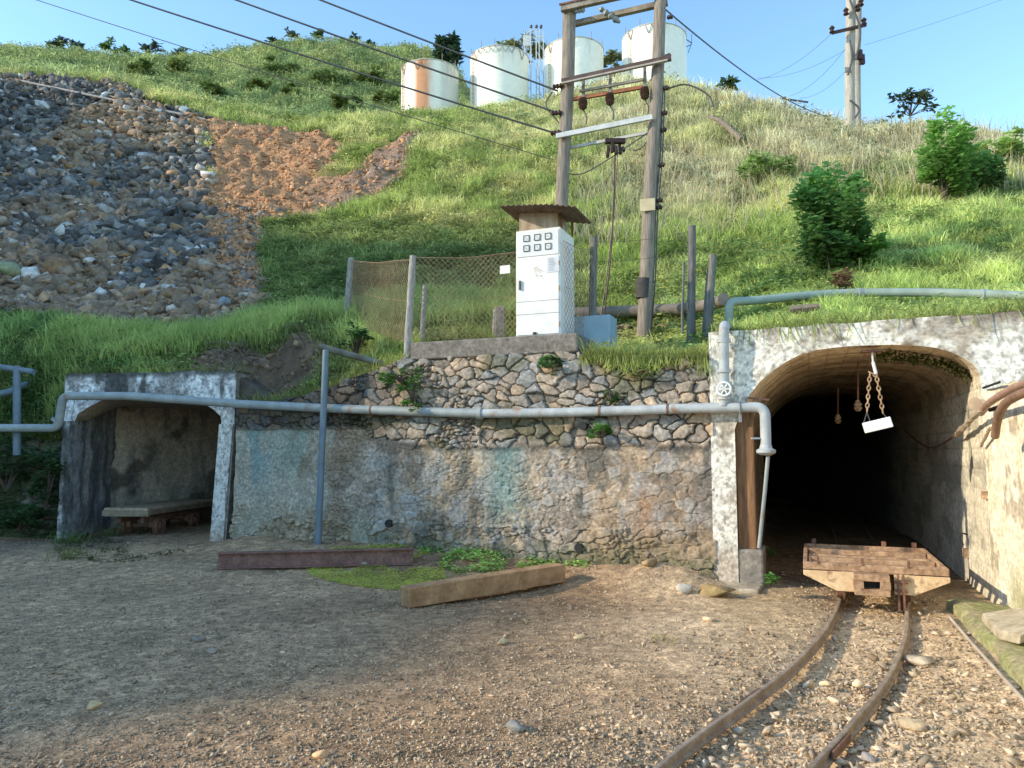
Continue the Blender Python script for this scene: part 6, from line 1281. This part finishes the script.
# dark bushes on the far left hill, crest plants and trees
spots = [(182, 75), (215, 100), (255, 95), (330, 90), (345, 112), (280, 76), (370, 85), (140, 76), (390, 108), (300, 104)]
for i, (px, py) in enumerate(spots):
    bush(px, py, 34+26*rng.random(), 13+9*rng.random(), 700, 'round green bush among the bushes on the hill behind the dump', (.075, .105, .035) if i % 2 else (.095, .125, .04), .34, 'hill_bush', 'bush', 'bushes on the hill behind the dump', cl=12, stem=False)
def crest(px): 
    k = (px-512)/F; d = np.arange(20, 108, .4); h = Hn(k*d, d); i = np.argmax((h-CAMZ)/d); return np.array([k*d[i], d[i], h[i]])
def tree(px, hpx, wpx, n, label, col, ls, kind='tree', q=None, trunk=.4, grp=None, cl=9):
    q = crest(px) if q is None else q; s = q[1]/F; t = thing('small_tree' if kind != 'conifer' else 'conifer_tree', label, 'tree', q, 0, grp); H = hpx*s; Wd = wpx*s
    m = MB(); top = q+[.05*H, 0, H*.75]; m.tube(spline([q-Z3*.5, q+[0, 0, H*.3], top], 4), np.linspace(H*.03, H*.01, 9), 6); m.build('trunk', M_bark, t)
    if kind == 'conifer':
        z = rng.random(n)**.8; r_ = (1-z)*.5*Wd*(.55+.45*np.abs(np.sin(z*22)))+.05*Wd; a = rng.random(n)*6.283; pos = q+np.stack([np.cos(a)*r_*rng.random(n)**.5, np.sin(a)*r_, z*H*.92+H*.08], -1)
    else:
        cc = np.stack([(rng.random(cl)-.5)*Wd, (rng.random(cl)-.5)*Wd*.8, H*(trunk+(1-trunk)*rng.random(cl))], -1); k = rng.integers(0, cl, n); v = rng.normal(size=(n, 3))*.5; pos = q+cc[k]+v*[Wd*.17, Wd*.17, H*.10]
        m = MB(); 
        for e in cc: m.tube([q+[0, 0, H*trunk*.7], q+e], [H*.014, H*.006], 5)
        m.build('branch', M_bark, t)
    V, Q4, C_ = leaves(pos, ls*(.6+.8*rng.random(n)), np.tile(col, (n, 1))*1.8*(.6+.7*rng.random((n, 1))), .8, .5); npmesh('crown', V, Q4, M_leaf, t, C_)
def above(px, d, py): p_ = P(px, py, d); return p_
tree(441, 28, 15, 500, 'left one of two dark conifers behind the tanks', (.03, .055, .03), .55, 'conifer', P(441, 64, 62)); tree(453, 30, 16, 560, 'right one of two dark conifers behind the tanks', (.03, .055, .03), .55, 'conifer', P(453, 64, 62))
tree(925, 40, 38, 260, 'sparse dark tree on the skyline of the right slope', (.055, .075, .035), .22, trunk=.45, cl=12); tree(736, 16, 14, 120, 'small dark tree on the skyline below the rightmost tank', (.05, .08, .03), .3)
for i, (px, h_, w_, n_, c_, lb) in enumerate([(30, 10, 10, 90, (.06, .10, .08), 'dark rounded tree leftmost on the left skyline'), (40, 14, 9, 110, (.06, .09, .09), 'dark tree second on the left skyline'), (57, 9, 12, 90, (.07, .11, .09), 'bluish low tree third on the left skyline'), (96, 12, 26, 220, (.07, .12, .04), 'wide green tree on the left skyline above the dump'),
        (134, 14, 18, 120, (.04, .06, .04), 'windswept dark tree leaning on the left skyline'), (165, 6, 12, 80, (.06, .1, .05), 'low dark tree right of the windswept one'), (262, 7, 10, 80, (.03, .06, .03), 'small dark tree halfway up the left hill crest'), (281, 11, 9, 80, (.06, .08, .05), 'thin tree just left of the hill summit'), (308, 13, 12, 140, (.06, .1, .04), 'tree on the summit of the left hill'), (350, 8, 9, 80, (.03, .06, .03), 'dark tree right of the hill summit'), (365, 8, 9, 80, (.03, .06, .03), 'last dark tree on the crest before the tanks')]):
    tree(px, h_, w_, n_, lb, c_, .5)
# wooded knoll behind the tanks
for i, (px, py, w_, h_) in enumerate([(505, 66, 44, 30), (524, 64, 40, 34), (545, 66, 30, 26), (612, 74, 30, 24)]):
    bush(px, py, w_, h_, 420, 'dark olive bush on the knoll behind the tanks', (.10, .11, .05), .38, 'hill_bush', 'bush', 'bushes behind the tanks', p=P(px, py, 56.), stem=False)
# broken branch on the right slope, twigs over the left slab
m = MB(); a = hit(708, 130)+[0, 0, .5]; b = hit(742, 150)+[0, 0, .35]; m.tube(spline([a, a*.6+b*.4+[0, 0, .12], b], 6), np.linspace(.05, .09, 13), 7, wob=.3); m.tube([a*.6+b*.4, a*.7+b*.3+[.3, 0, .5]], [.03, .015], 6); o = m.build('fallen_branch', M_dead, None, smooth=True); tag(o, 'broken dead branch lying in the straw grass right of the power frame', 'branch')
m = MB()
for i in range(90):
    px = 215+85*rng.random(); k = (px-512)/F; y_ = float(d0(k))+rng.random()*.9; q = np.array([k*y_, y_, float(Hn(k*y_, y_))+.05]); d = rng.normal(size=3)*[.22, .15, .10]; m.tube(spline([q, q+d*.6+[0, 0, .06], q+d], 3), .007, 4)
o = m.build('dead_twigs', M_dead, None); tag(o, 'tangle of dead twigs over the left tunnel slab', 'twigs', kind='stuff')
m = MB(); a = P(790, 310, 9.35); m.tube([a, a+[.33, -.1, .02]], [.055, .05], 9, wob=.2); o = m.build('log', M_dead, None, smooth=True); tag(o, 'short log lying in the grass above the right tunnel slab', 'log')
m = MB(); a = hit(20, 83); b = hit(205, 122); ps = [hit(20+185*t, 83+39*t)+[0, 0, .12] for t in np.linspace(0, 1, 14)]; m.tube(ps, .05, 6); o = m.build('dump_cable', mat('pale_cable', (.4, .38, .36), (.3, .28, .26), 5, .8), None, smooth=True); tag(o, 'pale cable lying along the top of the grey rock dump', 'cable')
# distant shoulder of the valley side that shades the left of the yard
TH = R(10.0); EL = R(23.0); Lh = np.array([math.cos(TH), math.sin(TH)]); Sh = np.array([-Lh[1], Lh[0]]); T0 = -32.
sA = np.array([-60, -20, -10, 0, 4.2, 5.1, 6.7, 7.6, 9.5, 10.8, 13, 15, 16.7, 18.2, 19.5, 23, 26, 30, 40, 60]); hA = np.array([-12, -9, -6, -2.8, -.8, .06, .46, .65, .85, 2.1, 5.4, 7.0, 7.4, 7.0, 6.4, 6.8, 7.4, 9.6, 12.2, 12.5])
s_ = np.linspace(-60, 42, 340); t_ = np.linspace(-34, 13, 90); Sg, Tg = np.meshgrid(s_, t_, indexing='ij'); top = np.interp(Sg, sA, hA)-math.tan(EL)*T0
Hh = top*np.where(Tg < 0, 1-.25*(Tg/-34)**2, 1-(Tg/13)**1.35); Hh = Hh+(fbm(Sg*.5, Tg*.5, 0, 400)-.5)*.5*sst(13, 10, Tg)+(fbm(Sg*2.2, Tg*.3, 0, 402)-.5)*.55; Hh = np.maximum(Hh, -.5)
Q = np.zeros(Sg.shape+(3,)); Q[..., 0] = Lh[0]*(T0+Tg)+Sh[0]*Sg; Q[..., 1] = Lh[1]*(T0+Tg)+Sh[1]*Sg; Q[..., 2] = Hh
o = surf('valley_side', Q, mixc((.06, .10, .03), (.11, .13, .045), fbm(Sg, Tg, 0, 401)), M_terr, None, flip=True); tag(o, kind='structure')
# ------------------------------------------------------------------ light, sky, camera
w = bpy.data.worlds.new('World'); SC.world = w; w.use_nodes = True; nt = w.node_tree; sky = nt.nodes.new('ShaderNodeTexSky'); sky.sky_type = 'NISHITA'; sky.sun_disc = False
sky.sun_elevation = EL; az = math.atan2(-Lh[0], -Lh[1]); sky.sun_rotation = az; sky.air_density = 1.0; sky.dust_density = .6; sky.ozone_density = 1.0; sky.altitude = 900
bg = nt.nodes['Background']; bg.inputs['Strength'].default_value = SKYS; mx = nt.nodes.new('ShaderNodeMix'); mx.data_type = 'RGBA'; mx.blend_type = 'MULTIPLY'; mx.inputs[0].default_value = 1; mx.inputs[7].default_value = (.88, 1.06, 1.1, 1); nt.links.new(sky.outputs[0], mx.inputs[6]); nt.links.new(mx.outputs[2], bg.inputs['Color'])
sl_ = bpy.data.lights.new('sun', 'SUN'); sl_.energy = SUNS; sl_.angle = R(1.4); sl_.color = (1, .86, .66); so = bpy.data.objects.new('sun', sl_); COL.objects.link(so)
dv = Vector((Lh[0]*math.cos(EL), Lh[1]*math.cos(EL), -math.sin(EL))); so.rotation_euler = dv.to_track_quat('-Z', 'Y').to_euler(); so.location = (-10, -5, 20)
cam = bpy.data.cameras.new('camera'); co_ = bpy.data.objects.new('camera', cam); COL.objects.link(co_); SC.camera = co_; cam.sensor_width = 36; cam.lens = F/1024*36; cam.clip_end = 2000; cam.clip_start = .05
co_.location = (0, 0, CAMZ); co_.rotation_euler = (math.pi/2+PITCH, 0, 0)
SC.view_settings.view_transform = 'Standard'; SC.view_settings.look = 'None'; SC.view_settings.exposure = 0; SC.cycles.max_bounces = 8; SC.cycles.diffuse_bounces = 4
